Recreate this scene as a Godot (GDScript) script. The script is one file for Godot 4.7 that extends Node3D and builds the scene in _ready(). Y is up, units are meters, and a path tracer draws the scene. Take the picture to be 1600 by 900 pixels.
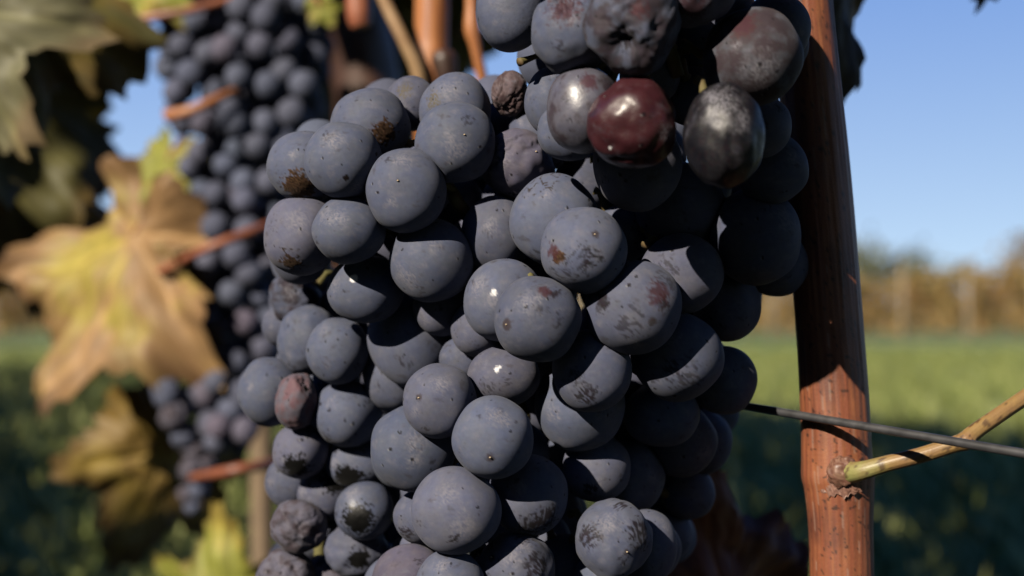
extends Node3D
# A bunch of black wine grapes hanging on the sunny side of a vine row in autumn, seen from a hand's breadth away.
# Sizes are true: a berry is about 14 mm across. y is up, metres; berry tables are in millimetres.

const TO_SUN := Vector3(-0.5295, 0.5145, 0.6745)
const ALONG := Vector3(-0.399, 0.0, -0.917)     # the way the vine row runs
const EYE := Vector3(0.0, 0.42, 0.0)
var rng := RandomNumberGenerator.new()
var upper_lobe := 0.66
var lobe_floor := 0.62
var soft := FastNoiseLite.new()
var patchy := FastNoiseLite.new()
var fine := FastNoiseLite.new()
var plain := FastNoiseLite.new()
var mats := {}
var berries := []
var used := {}
var grain: NoiseTexture2D
var grain_normal: NoiseTexture2D
var mottle: NoiseTexture2D


func _ready():
	# ---- camera, sky, sun, exposure
	var cam := Camera3D.new()
	cam.name = "camera"
	cam.position = EYE
	cam.rotation = Vector3(atan(55.0 / 2162.0), 0, 0)
	cam.fov = rad_to_deg(2.0 * atan(450.0 / 2162.0))
	cam.near = 0.01
	cam.far = 2000.0
	var att := CameraAttributesPhysical.new()
	att.frustum_focus_distance = 0.2465
	att.frustum_focal_length = 57.7
	att.exposure_aperture = 16.0
	att.exposure_multiplier = 1.0
	cam.attributes = att
	add_child(cam)
	cam.current = true
	var env := Environment.new()
	env.background_mode = Environment.BG_SKY
	var sm := ProceduralSkyMaterial.new()
	sm.sky_top_color = Color(0.0130, 0.0667, 0.2444).linear_to_srgb()
	sm.sky_horizon_color = Color(0.2370, 0.3148, 0.3778).linear_to_srgb()
	sm.sky_curve = 0.13
	sm.ground_bottom_color = Color(0.02, 0.02, 0.012).linear_to_srgb()
	sm.ground_horizon_color = Color(0.065, 0.065, 0.04).linear_to_srgb()
	sm.sun_angle_max = 8.0
	var sky := Sky.new()
	sky.sky_material = sm
	env.sky = sky
	env.tonemap_mode = Environment.TONE_MAPPER_LINEAR
	env.tonemap_exposure = 2.7
	env.sdfgi_enabled = true
	env.ssao_enabled = true
	env.ssil_enabled = true
	var we := WorldEnvironment.new()
	we.name = "world_environment"
	we.environment = env
	add_child(we)
	var sun := DirectionalLight3D.new()
	sun.name = "sun"
	sun.light_energy = 1.6
	sun.light_color = Color(1.0, 0.95, 0.87)
	sun.light_angular_distance = 0.5
	sun.shadow_enabled = true
	add_child(sun)
	sun.look_at_from_position(TO_SUN * 10.0, Vector3.ZERO, Vector3.UP)

	rng.seed = 41
	set_up_noise()
	make_materials()
	build_ground()
	build_far_vineyard()
	build_canopy()
	build_bunches()
	build_near_vine()
	build_left_vine()
	build_wire()
	build_litter()


# ------------------------------------------------------------------ helpers
func set_up_noise():
	for n in [soft, patchy, fine, plain]:
		n.noise_type = FastNoiseLite.TYPE_SIMPLEX_SMOOTH
		n.frequency = 1.0
		n.fractal_type = FastNoiseLite.FRACTAL_FBM
	soft.seed = 3
	soft.fractal_octaves = 2
	patchy.seed = 11
	patchy.fractal_octaves = 4
	plain.seed = 57
	plain.fractal_type = FastNoiseLite.FRACTAL_NONE
	fine.seed = 29
	fine.fractal_octaves = 2


func noise_tex(freq: float, lo: Color, hi: Color, as_normal := false, oct := 4) -> NoiseTexture2D:
	var t := NoiseTexture2D.new()
	t.width = 512
	t.height = 512
	t.seamless = true
	var n := FastNoiseLite.new()
	n.noise_type = FastNoiseLite.TYPE_SIMPLEX_SMOOTH
	n.frequency = freq
	n.fractal_octaves = oct
	t.noise = n
	if as_normal:
		t.as_normal_map = true
		t.bump_strength = 3.0
	else:
		var g := Gradient.new()
		g.set_color(0, lo)
		g.set_color(1, hi)
		t.color_ramp = g
	return t


func mat(called: String, rough := 0.7, spec := 0.4, tex: Texture2D = null, scale := 60.0) -> StandardMaterial3D:
	var m := StandardMaterial3D.new()
	m.resource_name = called
	m.vertex_color_use_as_albedo = true
	m.albedo_color = Color(0.54, 0.54, 0.54).linear_to_srgb()
	m.roughness = rough
	m.metallic_specular = spec
	if tex:
		m.albedo_texture = tex
		m.uv1_triplanar = true
		m.uv1_scale = Vector3.ONE * scale
	mats[called] = m
	return m


func make_materials():
	grain = noise_tex(0.03, Color(0.90, 0.90, 0.91), Color(1, 1, 1))
	mottle = noise_tex(0.012, Color(0.5, 0.5, 0.5), Color(1, 1, 1))
	grain_normal = noise_tex(0.05, Color.BLACK, Color.WHITE, true)
	var smears := noise_tex(0.02, Color(0.50, 0.50, 0.50), Color(1, 1, 1), false, 5)
	for i in 6:                                        # berry skins from waxy bloom to polished
		var rough: float = [0.60, 0.52, 0.42, 0.34, 0.27, 0.21][i]
		var m := mat("skin_%d" % i, rough, [0.15, 0.28, 0.30, 0.36, 0.40, 0.45][i], grain, 45.0)
		m.normal_enabled = true
		m.normal_texture = grain_normal
		m.normal_scale = [0.07, 0.08, 0.10, 0.12, 0.10, 0.08][i]
		if i > 0:                                      # smears of bloom break up the shine
			m.roughness = minf(1.0, rough * 1.45)
			m.roughness_texture = smears
			m.roughness_texture_channel = BaseMaterial3D.TEXTURE_CHANNEL_RED
			m.normal_scale = 0.22
		if i == 0:
			m.rim_enabled = true
			m.rim = 0.06
			m.rim_tint = 0.6
	mat("stem", 0.75, 0.35, grain, 60.0)
	var bark := mat("bark", 0.5, 0.45, grain, 80.0)
	bark.normal_enabled = true
	bark.normal_texture = grain_normal
	bark.normal_scale = 0.35
	bark.albedo_color = Color(0.58, 0.58, 0.58).linear_to_srgb()
	var leaf := mat("leaf", 0.62, 0.35, grain, 30.0)
	leaf.albedo_color = Color(0.40, 0.40, 0.40).linear_to_srgb()
	leaf.backlight_enabled = true
	leaf.backlight = Color(0.50, 0.46, 0.20)
	leaf.normal_enabled = true
	leaf.normal_texture = grain_normal
	leaf.normal_scale = 0.3
	leaf.cull_mode = BaseMaterial3D.CULL_DISABLED
	var wire := mat("wire", 0.45, 0.5, grain, 90.0)
	wire.metallic = 0.3
	var soil := mat("soil", 0.95, 0.2, mottle, 0.35)
	soil.uv1_world_triplanar = true
	mat("blades", 0.7, 0.3).cull_mode = BaseMaterial3D.CULL_DISABLED
	mat("wood", 0.8, 0.3, grain, 3.0)


func add_named(o: Node3D, called: String, parent: Node):
	var n := called
	var key := str(parent.get_instance_id()) + called
	if used.has(key):
		n = "%s_%03d" % [called, used[key]]
		used[key] += 1
	else:
		used[key] = 1
	o.name = n
	parent.add_child(o, true)


func thing(called: String, label: String, category: String, at := Vector3.ZERO, group := "") -> Node3D:
	var o := Node3D.new()
	add_named(o, called, self)
	o.position = at
	tag(o, label, category, group)
	return o


func tag(o: Node, label: String, category := "", group := "", kind := ""):
	if label:
		o.set_meta("label", label)
	if category:
		o.set_meta("category", category)
	if group:
		o.set_meta("group", group)
	if kind:
		o.set_meta("kind", kind)


func put(called: String, mesh: Mesh, m: Material, parent: Node, at := Vector3.ZERO, label := "") -> MeshInstance3D:
	var o := MeshInstance3D.new()
	o.mesh = mesh
	o.material_override = m
	o.position = at
	add_named(o, called, parent)
	if label:
		o.set_meta("label", label)
	return o


func smooth_mesh(v: PackedVector3Array, c: PackedColorArray, idx: PackedInt32Array, up := Vector3.ZERO) -> ArrayMesh:
	# front faces run clockwise; turned round where they would look inwards (or away from up, for a sheet)
	var signed := 0.0
	for q in range(0, idx.size() - 2, 3 if idx.size() < 3000 else 21):
		var e := v[idx[q]]
		var across := (v[idx[q + 1]] - e).cross(v[idx[q + 2]] - e)
		signed += across.dot(e if up == Vector3.ZERO else up)
	if signed > 0.0:
		for q in range(0, idx.size() - 2, 3):
			var held := idx[q]
			idx[q] = idx[q + 1]
			idx[q + 1] = held
	var a := []
	a.resize(Mesh.ARRAY_MAX)
	a[Mesh.ARRAY_VERTEX] = v
	a[Mesh.ARRAY_COLOR] = c
	a[Mesh.ARRAY_INDEX] = idx
	var raw := ArrayMesh.new()
	raw.add_surface_from_arrays(Mesh.PRIMITIVE_TRIANGLES, a)
	var st := SurfaceTool.new()
	st.create_from(raw, 0)
	st.generate_normals()
	return st.commit()


# ------------------------------------------------------------------ berries
func tint_of(kind: String) -> Array:      # bloom colour, colour under the bloom, share of the skin that shows through (linear)
	match kind:
		"purple": return [Color(0.108, 0.104, 0.146), Color(0.05, 0.03, 0.04), 0.02]
		"grey": return [Color(0.080, 0.088, 0.124), Color(0.035, 0.028, 0.034), 0.30]
		"greysmooth": return [Color(0.078, 0.084, 0.112), Color(0.045, 0.036, 0.045), 0.14]
		"red": return [Color(0.070, 0.040, 0.046), Color(0.042, 0.011, 0.014), 0.60]
		"dark": return [Color(0.034, 0.035, 0.044), Color(0.009, 0.008, 0.010), 0.52]
		"mott": return [Color(0.082, 0.083, 0.097), Color(0.045, 0.032, 0.038), 0.38]
		"raisin": return [Color(0.135, 0.105, 0.112), Color(0.06, 0.04, 0.043), 0.22]
		"raisinlight": return [Color(0.104, 0.098, 0.124), Color(0.055, 0.042, 0.050), 0.15]
		"pink": return [Color(0.112, 0.100, 0.122), Color(0.130, 0.075, 0.088), 0.24]
	return [Color(0.091, 0.103, 0.151), Color(0.045, 0.038, 0.046), 0.0]


func b(x: float, y: float, z: float, r: float, extra := {}):      # one berry of the bunch that is being listed, millimetres
	var d := {"p": Vector3(x, y, z) * 0.001, "r": r * 0.001}
	d.merge(extra)
	berries.append(d)


func face_dir(f: int, u: float, v: float) -> Vector3:
	match f:
		0: return Vector3(1, u, v)
		1: return Vector3(-1, v, u)
		2: return Vector3(v, 1, u)
		3: return Vector3(u, -1, v)
		4: return Vector3(u, v, 1)
	return Vector3(v, u, -1)


func berry_mesh(d: Dictionary, n: int, seed: int) -> ArrayMesh:
	var r: float = d.r
	var fat: Vector3 = d.get("fat", Vector3.ONE)
	var lump: float = d.get("lump", 0.020)
	var wr: float = d.get("wr", 0.0)
	var dents: Array = d.get("dents", [])
	var creases: Array = d.get("creases", [])
	var marks: Array = d.get("marks", []).duplicate()
	if n >= 26 and not d.has("wr"):                       # every berry has been brushed by leaves and fingers
		for k in 3:
			var size := rng.randf_range(0.12, 0.40)
			marks.insert(0, [["dust", "scuff", "rub2"][k], Vector3(rng.randfn(-0.1, 0.6), rng.randfn(0.0, 0.6), 0.7).normalized(), size * [1.0, 0.8, 0.5][k], cos(minf(size * 1.8, 2.6))])
	fat *= Vector3(rng.randf_range(0.95, 1.04), rng.randf_range(0.96, 1.05), rng.randf_range(0.97, 1.03))
	var planes: Array = d.get("planes", [])
	var t := tint_of(d.get("tint", ""))
	var wax: Color = t[0]
	var skin: Color = t[1]
	var share: float = t[2]
	var rough: bool = n < 20
	wax = wax.lerp(wax * Color(1.12, 1.0, 0.95), soft.get_noise_1d(seed * 3.7) * 0.8 + 0.3) * (1.0 + 0.22 * soft.get_noise_1d(seed * 9.1 + 40.0))
	var off := Vector3(seed * 7.31, seed * 3.17, seed * 1.93)
	var v := PackedVector3Array()
	var c := PackedColorArray()
	var idx := PackedInt32Array()
	var count := 6 * (n + 1) * (n + 1)
	v.resize(count)
	c.resize(count)
	var at := 0
	for f in 6:
		for i in n + 1:
			var u := tan((2.0 * i / n - 1.0) * PI / 4.0)
			if i == 0: u = -1.0
			if i == n: u = 1.0
			for j in n + 1:
				var w := tan((2.0 * j / n - 1.0) * PI / 4.0)
				if j == 0: w = -1.0
				if j == n: w = 1.0
				var dir := face_dir(f, u, w).normalized()
				var q := dir + off
				var k := 1.0 + lump * (2.0 * plain.get_noise_3dv(q * 0.85) + (0.7 * plain.get_noise_3dv(q * 2.1) if lump > 0.025 else 0.0))
				if wr > 0.0:
					var bend := Vector3(plain.get_noise_3dv(q * 0.9), plain.get_noise_3dv(q * 0.9 + Vector3(9, 0, 0)), 0.0) * 0.5
					var a1 := 1.0 - absf(plain.get_noise_3dv((q + bend) * Vector3(1.25, 0.55, 1.0))) * 2.6
					var a2 := 1.0 - absf(plain.get_noise_3dv((q + bend) * Vector3(2.3, 1.0, 1.8) + Vector3(0, 5, 0))) * 2.4
					k -= wr * (1.1 * maxf(a1, 0.0) ** 2 + 0.30 * maxf(a2, 0.0) ** 2 - 0.35)
				for e in dents:
					var g: float = dir.dot(e[0])
					if g > 0.5:
						k -= e[2] * exp(-pow(acos(minf(g, 1.0)) / e[1], 2.0)) * (1.0 + 0.5 * soft.get_noise_3dv(q * 4.0))
				for e in creases:
					var g: float = dir.dot(e[0])
					if g > 0.3:
						var aside: float = dir.dot(e[2]) + 0.12 * soft.get_noise_3dv(q * 3.0)
						k -= 0.085 * exp(-pow(aside / 0.09, 2.0)) * exp(-pow(acos(minf(g, 1.0)) / e[1], 2.0))
						k -= 0.03 * exp(-pow((aside - 0.22) / 0.07, 2.0)) * exp(-pow(acos(minf(g, 1.0)) / e[1], 2.0))
				# colour
				var m1 := 0.0 if rough else patchy.get_noise_3dv(q * 1.6)
				var m2 := 0.0 if rough else fine.get_noise_3dv(q * 9.0)
				var col := wax * (1.0 + 0.15 * m1 + 0.045 * m2)
				col.b *= 1.0 - 0.22 * m1
				col.g *= 1.0 - 0.06 * m1
				if not rough:                              # smeared and powdery bloom, faint scuffs
					var smear := patchy.get_noise_3dv(q * Vector3(2.1, 3.0, 2.1) + Vector3(4, 0, 0))
					col = col.lerp(Color(0.150, 0.148, 0.182), smoothstep(0.08, 0.60, smear) * clampf(0.42 + 0.35 * fine.get_noise_3dv(q * 12.0), 0.0, 0.75))
					col = col.lerp(Color(0.050, 0.045, 0.052), smoothstep(-0.34, -0.62, smear) * 0.5)
				if share > 0.02 and not rough:
					col = col.lerp(skin, smoothstep(0.56 - share, 0.92 - share * 0.9, 0.5 + 0.70 * m1 + 0.12 * m2) * 0.9)
				for e in marks:
					var g: float = dir.dot(e[1])
					if g < e[3]:
						continue
					var s: float = acos(minf(g, 1.0)) / e[2] + 0.55 * m2 + 0.5 * patchy.get_noise_3dv(q * 4.3)
					match e[0]:
						"scar":
							var in_it := smoothstep(1.05, 0.9, s)
							col = col.lerp(Color(0.052, 0.030, 0.018) * (1.0 + 1.3 * fine.get_noise_3dv(q * 26.0)), in_it)
							k += in_it * (0.006 + 0.012 * fine.get_noise_3dv(q * 22.0))
						"scarlight":
							col = col.lerp(Color(0.10, 0.085, 0.055), smoothstep(1.1, 0.5, s) * clampf(0.55 + 1.6 * fine.get_noise_3dv(q * 20.0), 0.0, 1.0))
						"rub", "rub2":
							var across: Vector3 = e[1].cross(Vector3(sin(e[2] * 91.0 + off.x), cos(e[2] * 57.0 + off.y), 0.35)).normalized()
							var lengthwise: Vector3 = e[1].cross(across)
							var lines := plain.get_noise_3d(dir.dot(across) * 12.0 + off.x, dir.dot(lengthwise) * 4.0, off.y) + 0.35 * fine.get_noise_3dv(q * 11.0)
							var dark := smoothstep(1.2, 0.6, s) * smoothstep(-0.30 if e[0] == "rub" else 0.05, 0.25 if e[0] == "rub" else 0.6, lines + (0.35 - 0.35 * s))
							col = col.lerp(Color(0.020, 0.017, 0.021), dark * (0.93 if e[0] == "rub" else 0.66))
						"scuff":
							var strokes := fine.get_noise_3dv((dir + off) * Vector3(7, 24, 12))
							col = col.lerp(Color(0.055, 0.050, 0.058), smoothstep(1.1, 0.4, s) * smoothstep(0.10, 0.45, strokes) * 0.55)
						"rubred":
							col = col.lerp(Color(0.055, 0.020, 0.024), smoothstep(1.15, 0.4, s) * 0.8)
						"pinkish":
							col = col.lerp(Color(0.150, 0.090, 0.104), smoothstep(1.2, 0.2, s) * 0.7)
						"black":
							col = col.lerp(Color(0.007, 0.006, 0.006), smoothstep(1.02, 0.92, s))
						"dust":
							col = col.lerp(Color(0.205, 0.198, 0.228), smoothstep(1.3, 0.1, s) * clampf(0.40 + 0.8 * fine.get_noise_3dv(q * 14.0) + 0.5 * m2, 0.0, 0.85))
						"speck":
							col = col.lerp(Color(0.72, 0.72, 0.74), smoothstep(1.1, 0.5, s))
						"dot":
							col = col.lerp(Color(0.012, 0.010, 0.011), smoothstep(1.0, 0.6, s))
						"tip":
							col = col.lerp(Color(0.040, 0.030, 0.028), smoothstep(1.9, 0.8, s) * 0.8)
						"crack":
							var line := absf(fine.get_noise_3dv(q * 2.6)) * 14.0
							col = col.lerp(Color(0.035, 0.026, 0.020), smoothstep(1.2, 0.8, s) * smoothstep(1.0, 0.35, line) * 0.9)
				var p := dir * k * fat
				for e in planes:
					var past: float = p.dot(e[0]) - e[1]
					if past > -0.05:
						p -= e[0] * (past + 0.05) * (past + 0.05) / 0.2 if past < 0.05 else e[0] * past
				v[at] = p * r
				col.a = 1.0
				c[at] = col
				at += 1
		var first: int = f * (n + 1) * (n + 1)
		for i in n:
			for j in n:
				var o: int = first + i * (n + 1) + j
				if f in [0, 2, 4] :
					idx.append_array(PackedInt32Array([o, o + 1, o + n + 1, o + 1, o + n + 2, o + n + 1]))
				else:
					idx.append_array(PackedInt32Array([o, o + 1, o + n + 1, o + 1, o + n + 2, o + n + 1]))
	# pores: pinpoint dark lenticels, some with a pale rim
	if not rough and not d.get("no_pores", false):
		for s in 13 + seed % 10:
			var f := rng.randi() % 6
			var i := rng.randi_range(1, n - 1)
			var j := rng.randi_range(1, n - 1)
			var o := f * (n + 1) * (n + 1) + i * (n + 1) + j
			c[o] = Color(0.010, 0.009, 0.011)
			c[o + 1] = c[o + 1].lerp(Color(0.012, 0.011, 0.013), [0.95, 0.4, 0.15][s % 3])
			if s % 4 == 0:
				c[o + n + 1] = c[o + n + 1].lerp(Color(0.012, 0.011, 0.013), 0.85)
				c[o + n + 2] = c[o + n + 2].lerp(Color(0.012, 0.011, 0.013), 0.85)
			if s % 3 == 0:
				c[o - n - 1] = c[o - n - 1].lerp(Color(0.22, 0.22, 0.23), 0.6)
	return smooth_mesh(v, c, idx)


func grape_bunch(called: String, label: String, n: int, stem_path: PackedVector3Array, group := "") -> Node3D:
	var low := Vector3.ZERO
	var mid := Vector3.ZERO
	for d in berries:
		mid += d.p / berries.size()
	low = mid
	for d in berries:
		low.y = minf(low.y, d.p.y - d.r)
	var bunch := thing(called, label, "grape bunch", low, group)
	var local := PackedVector3Array()
	for p in stem_path:
		local.append(p - low)
	var rr := PackedFloat32Array()
	for i in local.size():
		rr.append(lerpf(0.0022, 0.0011, float(i) / maxf(local.size() - 1, 1)))
	put("rachis", tube(local, rr, 10, "green_stem"), mats.stem, bunch)
	var seed := 0
	for d in berries:
		seed += 1
		var planes := []
		for e in berries:
			if e == d:
				continue
			var gap: Vector3 = e.p - d.p
			var far := gap.length()
			if far < (d.r + e.r) * 1.03 and far > 0.001:
				var h: float = (far * far + d.r * d.r - e.r * e.r) / (2.0 * far) / d.r
				if h < 1.02 and h > 0.2:
					planes.append([gap / far, h])
		d.planes = planes
		var level: int = d.get("n", n)
		var g := put("grape", berry_mesh(d, level, seed), mats["skin_%d" % d.get("skin", 0)], bunch, d.p - low, d.get("label", ""))
		# the little stalk back to the rachis
		var best := stem_path[0]
		for p in stem_path:
			if (p + Vector3(0, 0.006, 0)).distance_to(d.p) < best.distance_to(d.p):
				best = p
		if level > 20 or d.get("stalk", false):
			var to: Vector3 = (best + Vector3(0, 0.004, 0) - d.p)
			var dir := to.normalized()
			to = to.limit_length(d.r + 0.0045)
			var path := PackedVector3Array([dir * d.r * 0.93, dir * d.r * 1.12, dir * d.r * 1.12 + (to - dir * d.r * 1.12) * 0.5 + Vector3(0, 0.0012, 0), to])
			put("pedicel", tube(path, PackedFloat32Array([0.0014, 0.0008, 0.0007, 0.0009]), 7, "green_stem"), mats.stem, g)
		for e in d.get("marks", []):
			if e[0] == "tip":
				var bead := SphereMesh.new()
				bead.radius = 0.00021
				bead.height = 0.0003
				bead.radial_segments = 10
				bead.rings = 5
				var o := put("stylar_tip", bead, tip_material(), g, e[1] * d.r * 1.005)
	berries = []
	return bunch


func tip_material() -> StandardMaterial3D:
	if not mats.has("tip"):
		var m := StandardMaterial3D.new()
		m.albedo_color = Color(0.20, 0.155, 0.10).linear_to_srgb()
		m.roughness = 0.85
		mats.tip = m
	return mats.tip


# ------------------------------------------------------------------ tubes: stems, canes, wire
func tube_colour(kind: String, q: Vector3, around: float, along: float) -> Color:
	match kind:
		"green_stem":
			var a := soft.get_noise_3dv(q * 260.0)
			return Color(0.13, 0.12, 0.04).lerp(Color(0.10, 0.05, 0.026), clampf(0.35 + a, 0.0, 1.0))
		"cane":
			var streak := soft.get_noise_3d(cos(around) * 7.0, sin(around) * 7.0, along * 22.0)
			var thin := fine.get_noise_3d(cos(around) * 18.0, sin(around) * 18.0, along * 70.0)
			var blot := patchy.get_noise_3dv(q * 60.0)
			var col := Color(0.200, 0.060, 0.029).lerp(Color(0.270, 0.098, 0.043), clampf(0.5 + streak * 1.2 + thin * 0.8, 0.0, 1.0))
			col = col.lerp(Color(0.10, 0.034, 0.022), clampf(blot * 1.3 + thin * 0.9, 0.0, 0.85))
			if fine.get_noise_3dv(q * 700.0) > 0.50:
				col = col.lerp(Color(0.02, 0.012, 0.010), 0.8)
			if thin > 0.42 and streak > 0.08:
				col = col.lerp(Color(0.34, 0.22, 0.17), 0.40)
			return col
		"orange_cane":
			return Color(0.42, 0.17, 0.055).lerp(Color(0.24, 0.075, 0.028), clampf(0.4 + soft.get_noise_3d(cos(around) * 3.0, sin(around) * 3.0, along * 30.0), 0.0, 1.0))
		"red_cane":
			return Color(0.30, 0.10, 0.05).lerp(Color(0.16, 0.05, 0.03), clampf(0.5 + soft.get_noise_3dv(q * 90.0), 0.0, 1.0))
		"tan_cane":
			return Color(0.36, 0.23, 0.12).lerp(Color(0.24, 0.13, 0.06), clampf(0.4 + soft.get_noise_3dv(q * 90.0), 0.0, 1.0))
		"shoot":
			var t := clampf(along * 26.0, 0.0, 1.0)
			var spot := fine.get_noise_3dv(q * 520.0)
			var col := Color(0.25, 0.245, 0.085).lerp(Color(0.25, 0.155, 0.055), smoothstep(0.14, 0.30, t))
			col = col.lerp(Color(0.20, 0.105, 0.05), clampf(patchy.get_noise_3dv(q * 160.0) + 0.2, 0.0, 0.7))
			return col.lerp(Color(0.06, 0.03, 0.018), 0.75) if spot > 0.30 else col
		"trunk":
			return Color(0.055, 0.026, 0.018) * (1.0 + 0.8 * soft.get_noise_3d(cos(around) * 5.0, sin(around) * 5.0, along * 12.0))
		"wire":
			return Color(0.065, 0.065, 0.07) * (1.0 + 0.7 * patchy.get_noise_3dv(q * 300.0))
		"pale_wood":
			return Color(0.34, 0.28, 0.20) * (1.0 + 0.3 * soft.get_noise_3d(cos(around) * 4.0, sin(around) * 4.0, along * 3.0))
		"stake":
			return Color(0.20, 0.145, 0.095) * (1.0 + 0.4 * soft.get_noise_3d(cos(around) * 4.0, sin(around) * 4.0, along * 14.0))
	return Color(0.2, 0.2, 0.2)


func tube(path: PackedVector3Array, radii: PackedFloat32Array, sides: int, kind: String, steps := 1, ribs := 0.0) -> ArrayMesh:
	# a swept tube; steps > 1 rounds the path with a spline; ribs raises lengthwise fibres
	var pts := PackedVector3Array()
	var rad := PackedFloat32Array()
	var last := path.size() - 1
	for i in last:
		for s in steps:
			var t := float(s) / steps
			pts.append(path[i].cubic_interpolate(path[i + 1], path[maxi(i - 1, 0)], path[mini(i + 2, last)], t))
			rad.append(cubic_interpolate(radii[i], radii[i + 1], radii[maxi(i - 1, 0)], radii[mini(i + 2, last)], t))
	pts.append(path[last])
	rad.append(radii[last])
	var v := PackedVector3Array()
	var c := PackedColorArray()
	var idx := PackedInt32Array()
	var side := Vector3.ZERO
	var along := 0.0
	var rows := pts.size()
	for i in rows:
		var ahead := (pts[mini(i + 1, rows - 1)] - pts[maxi(i - 1, 0)]).normalized()
		if side == Vector3.ZERO:
			side = ahead.cross(Vector3(0.31, 0.22, 0.93)).normalized()
		side = (side - ahead * side.dot(ahead)).normalized()
		var up := ahead.cross(side)
		if i > 0:
			along += pts[i].distance_to(pts[i - 1])
		for j in sides:
			var a := TAU * j / sides
			var k := rad[i]
			if ribs > 0.0:
				k *= 1.0 + ribs * (soft.get_noise_3d(cos(a) * 5.0, sin(a) * 5.0, along * 12.0) + 0.55 * fine.get_noise_3d(cos(a) * 14.0, sin(a) * 14.0, along * 45.0))
			var p := pts[i] + (side * cos(a) + up * sin(a)) * k
			v.append(p)
			c.append(tube_colour(kind, p, a, along))
	for i in rows - 1:
		for j in sides:
			var o := i * sides + j
			var o2 := i * sides + (j + 1) % sides
			idx.append_array(PackedInt32Array([o, o2, o + sides, o2, o2 + sides, o + sides]))
	for e in [0, rows - 1]:                               # caps
		var mid := v.size()
		v.append(pts[e])
		c.append(tube_colour(kind, pts[e], 0.0, 0.0) * 1.2)
		for j in sides:
			if e == 0:
				idx.append_array(PackedInt32Array([mid, j + 0, (j + 1) % sides]) if false else PackedInt32Array([mid, (j + 1) % sides, j]))
			else:
				idx.append_array(PackedInt32Array([mid, e * sides + j, e * sides + (j + 1) % sides]))
	return smooth_mesh(v, c, idx)


# ------------------------------------------------------------------ leaves
func leaf_outline(a: float, seed: float) -> float:        # a is the angle from the tip
	var best := 0.0
	for lobe in [[0.0, 1.0, 0.50], [0.98, 0.86, 0.44], [-0.98, 0.86, 0.44], [1.95, upper_lobe, 0.50], [-1.95, upper_lobe, 0.50]]:
		var off: float = absf(wrapf(a - lobe[0], -PI, PI)) / lobe[2]
		best = maxf(best, lobe[1] * (1.0 - 0.40 * pow(off, 1.35)))
	best = maxf(best, minf(0.56, upper_lobe) if absf(a) > 1.4 else lobe_floor)
	best *= 1.0 - 0.72 * smoothstep(2.65, 3.12, absf(a))
	var teeth := absf(fposmod(a * 6.2 + seed, 1.0) - 0.5) * 2.0
	return best * (0.92 + 0.11 * teeth + 0.10 * soft.get_noise_2d(a * 2.6, seed * 10.0))


func leaf_palette(kind: String) -> Array:                 # body, patches, rim, how much patch
	match kind:
		"tan": return [Color(0.37, 0.22, 0.10), Color(0.44, 0.36, 0.07), Color(0.25, 0.13, 0.065), 0.36]
		"yellow_green": return [Color(0.29, 0.30, 0.05), Color(0.40, 0.33, 0.05), Color(0.24, 0.16, 0.04), 0.35]
		"grey_green": return [Color(0.19, 0.18, 0.095), Color(0.25, 0.20, 0.10), Color(0.18, 0.12, 0.06), 0.35]
		"olive": return [Color(0.125, 0.115, 0.035), Color(0.23, 0.16, 0.03), Color(0.16, 0.10, 0.03), 0.30]
		"brown": return [Color(0.26, 0.165, 0.04), Color(0.36, 0.25, 0.05), Color(0.16, 0.09, 0.035), 0.40]
		"russet": return [Color(0.26, 0.085, 0.045), Color(0.32, 0.13, 0.05), Color(0.20, 0.06, 0.035), 0.4]
		"dead": return [Color(0.030, 0.024, 0.014), Color(0.045, 0.032, 0.015), Color(0.03, 0.02, 0.012), 0.3]
		"green": return [Color(0.055, 0.085, 0.022), Color(0.13, 0.12, 0.025), Color(0.12, 0.08, 0.03), 0.25]
	return [Color(0.06, 0.08, 0.03), Color(0.1, 0.1, 0.03), Color(0.1, 0.07, 0.03), 0.3]


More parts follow.
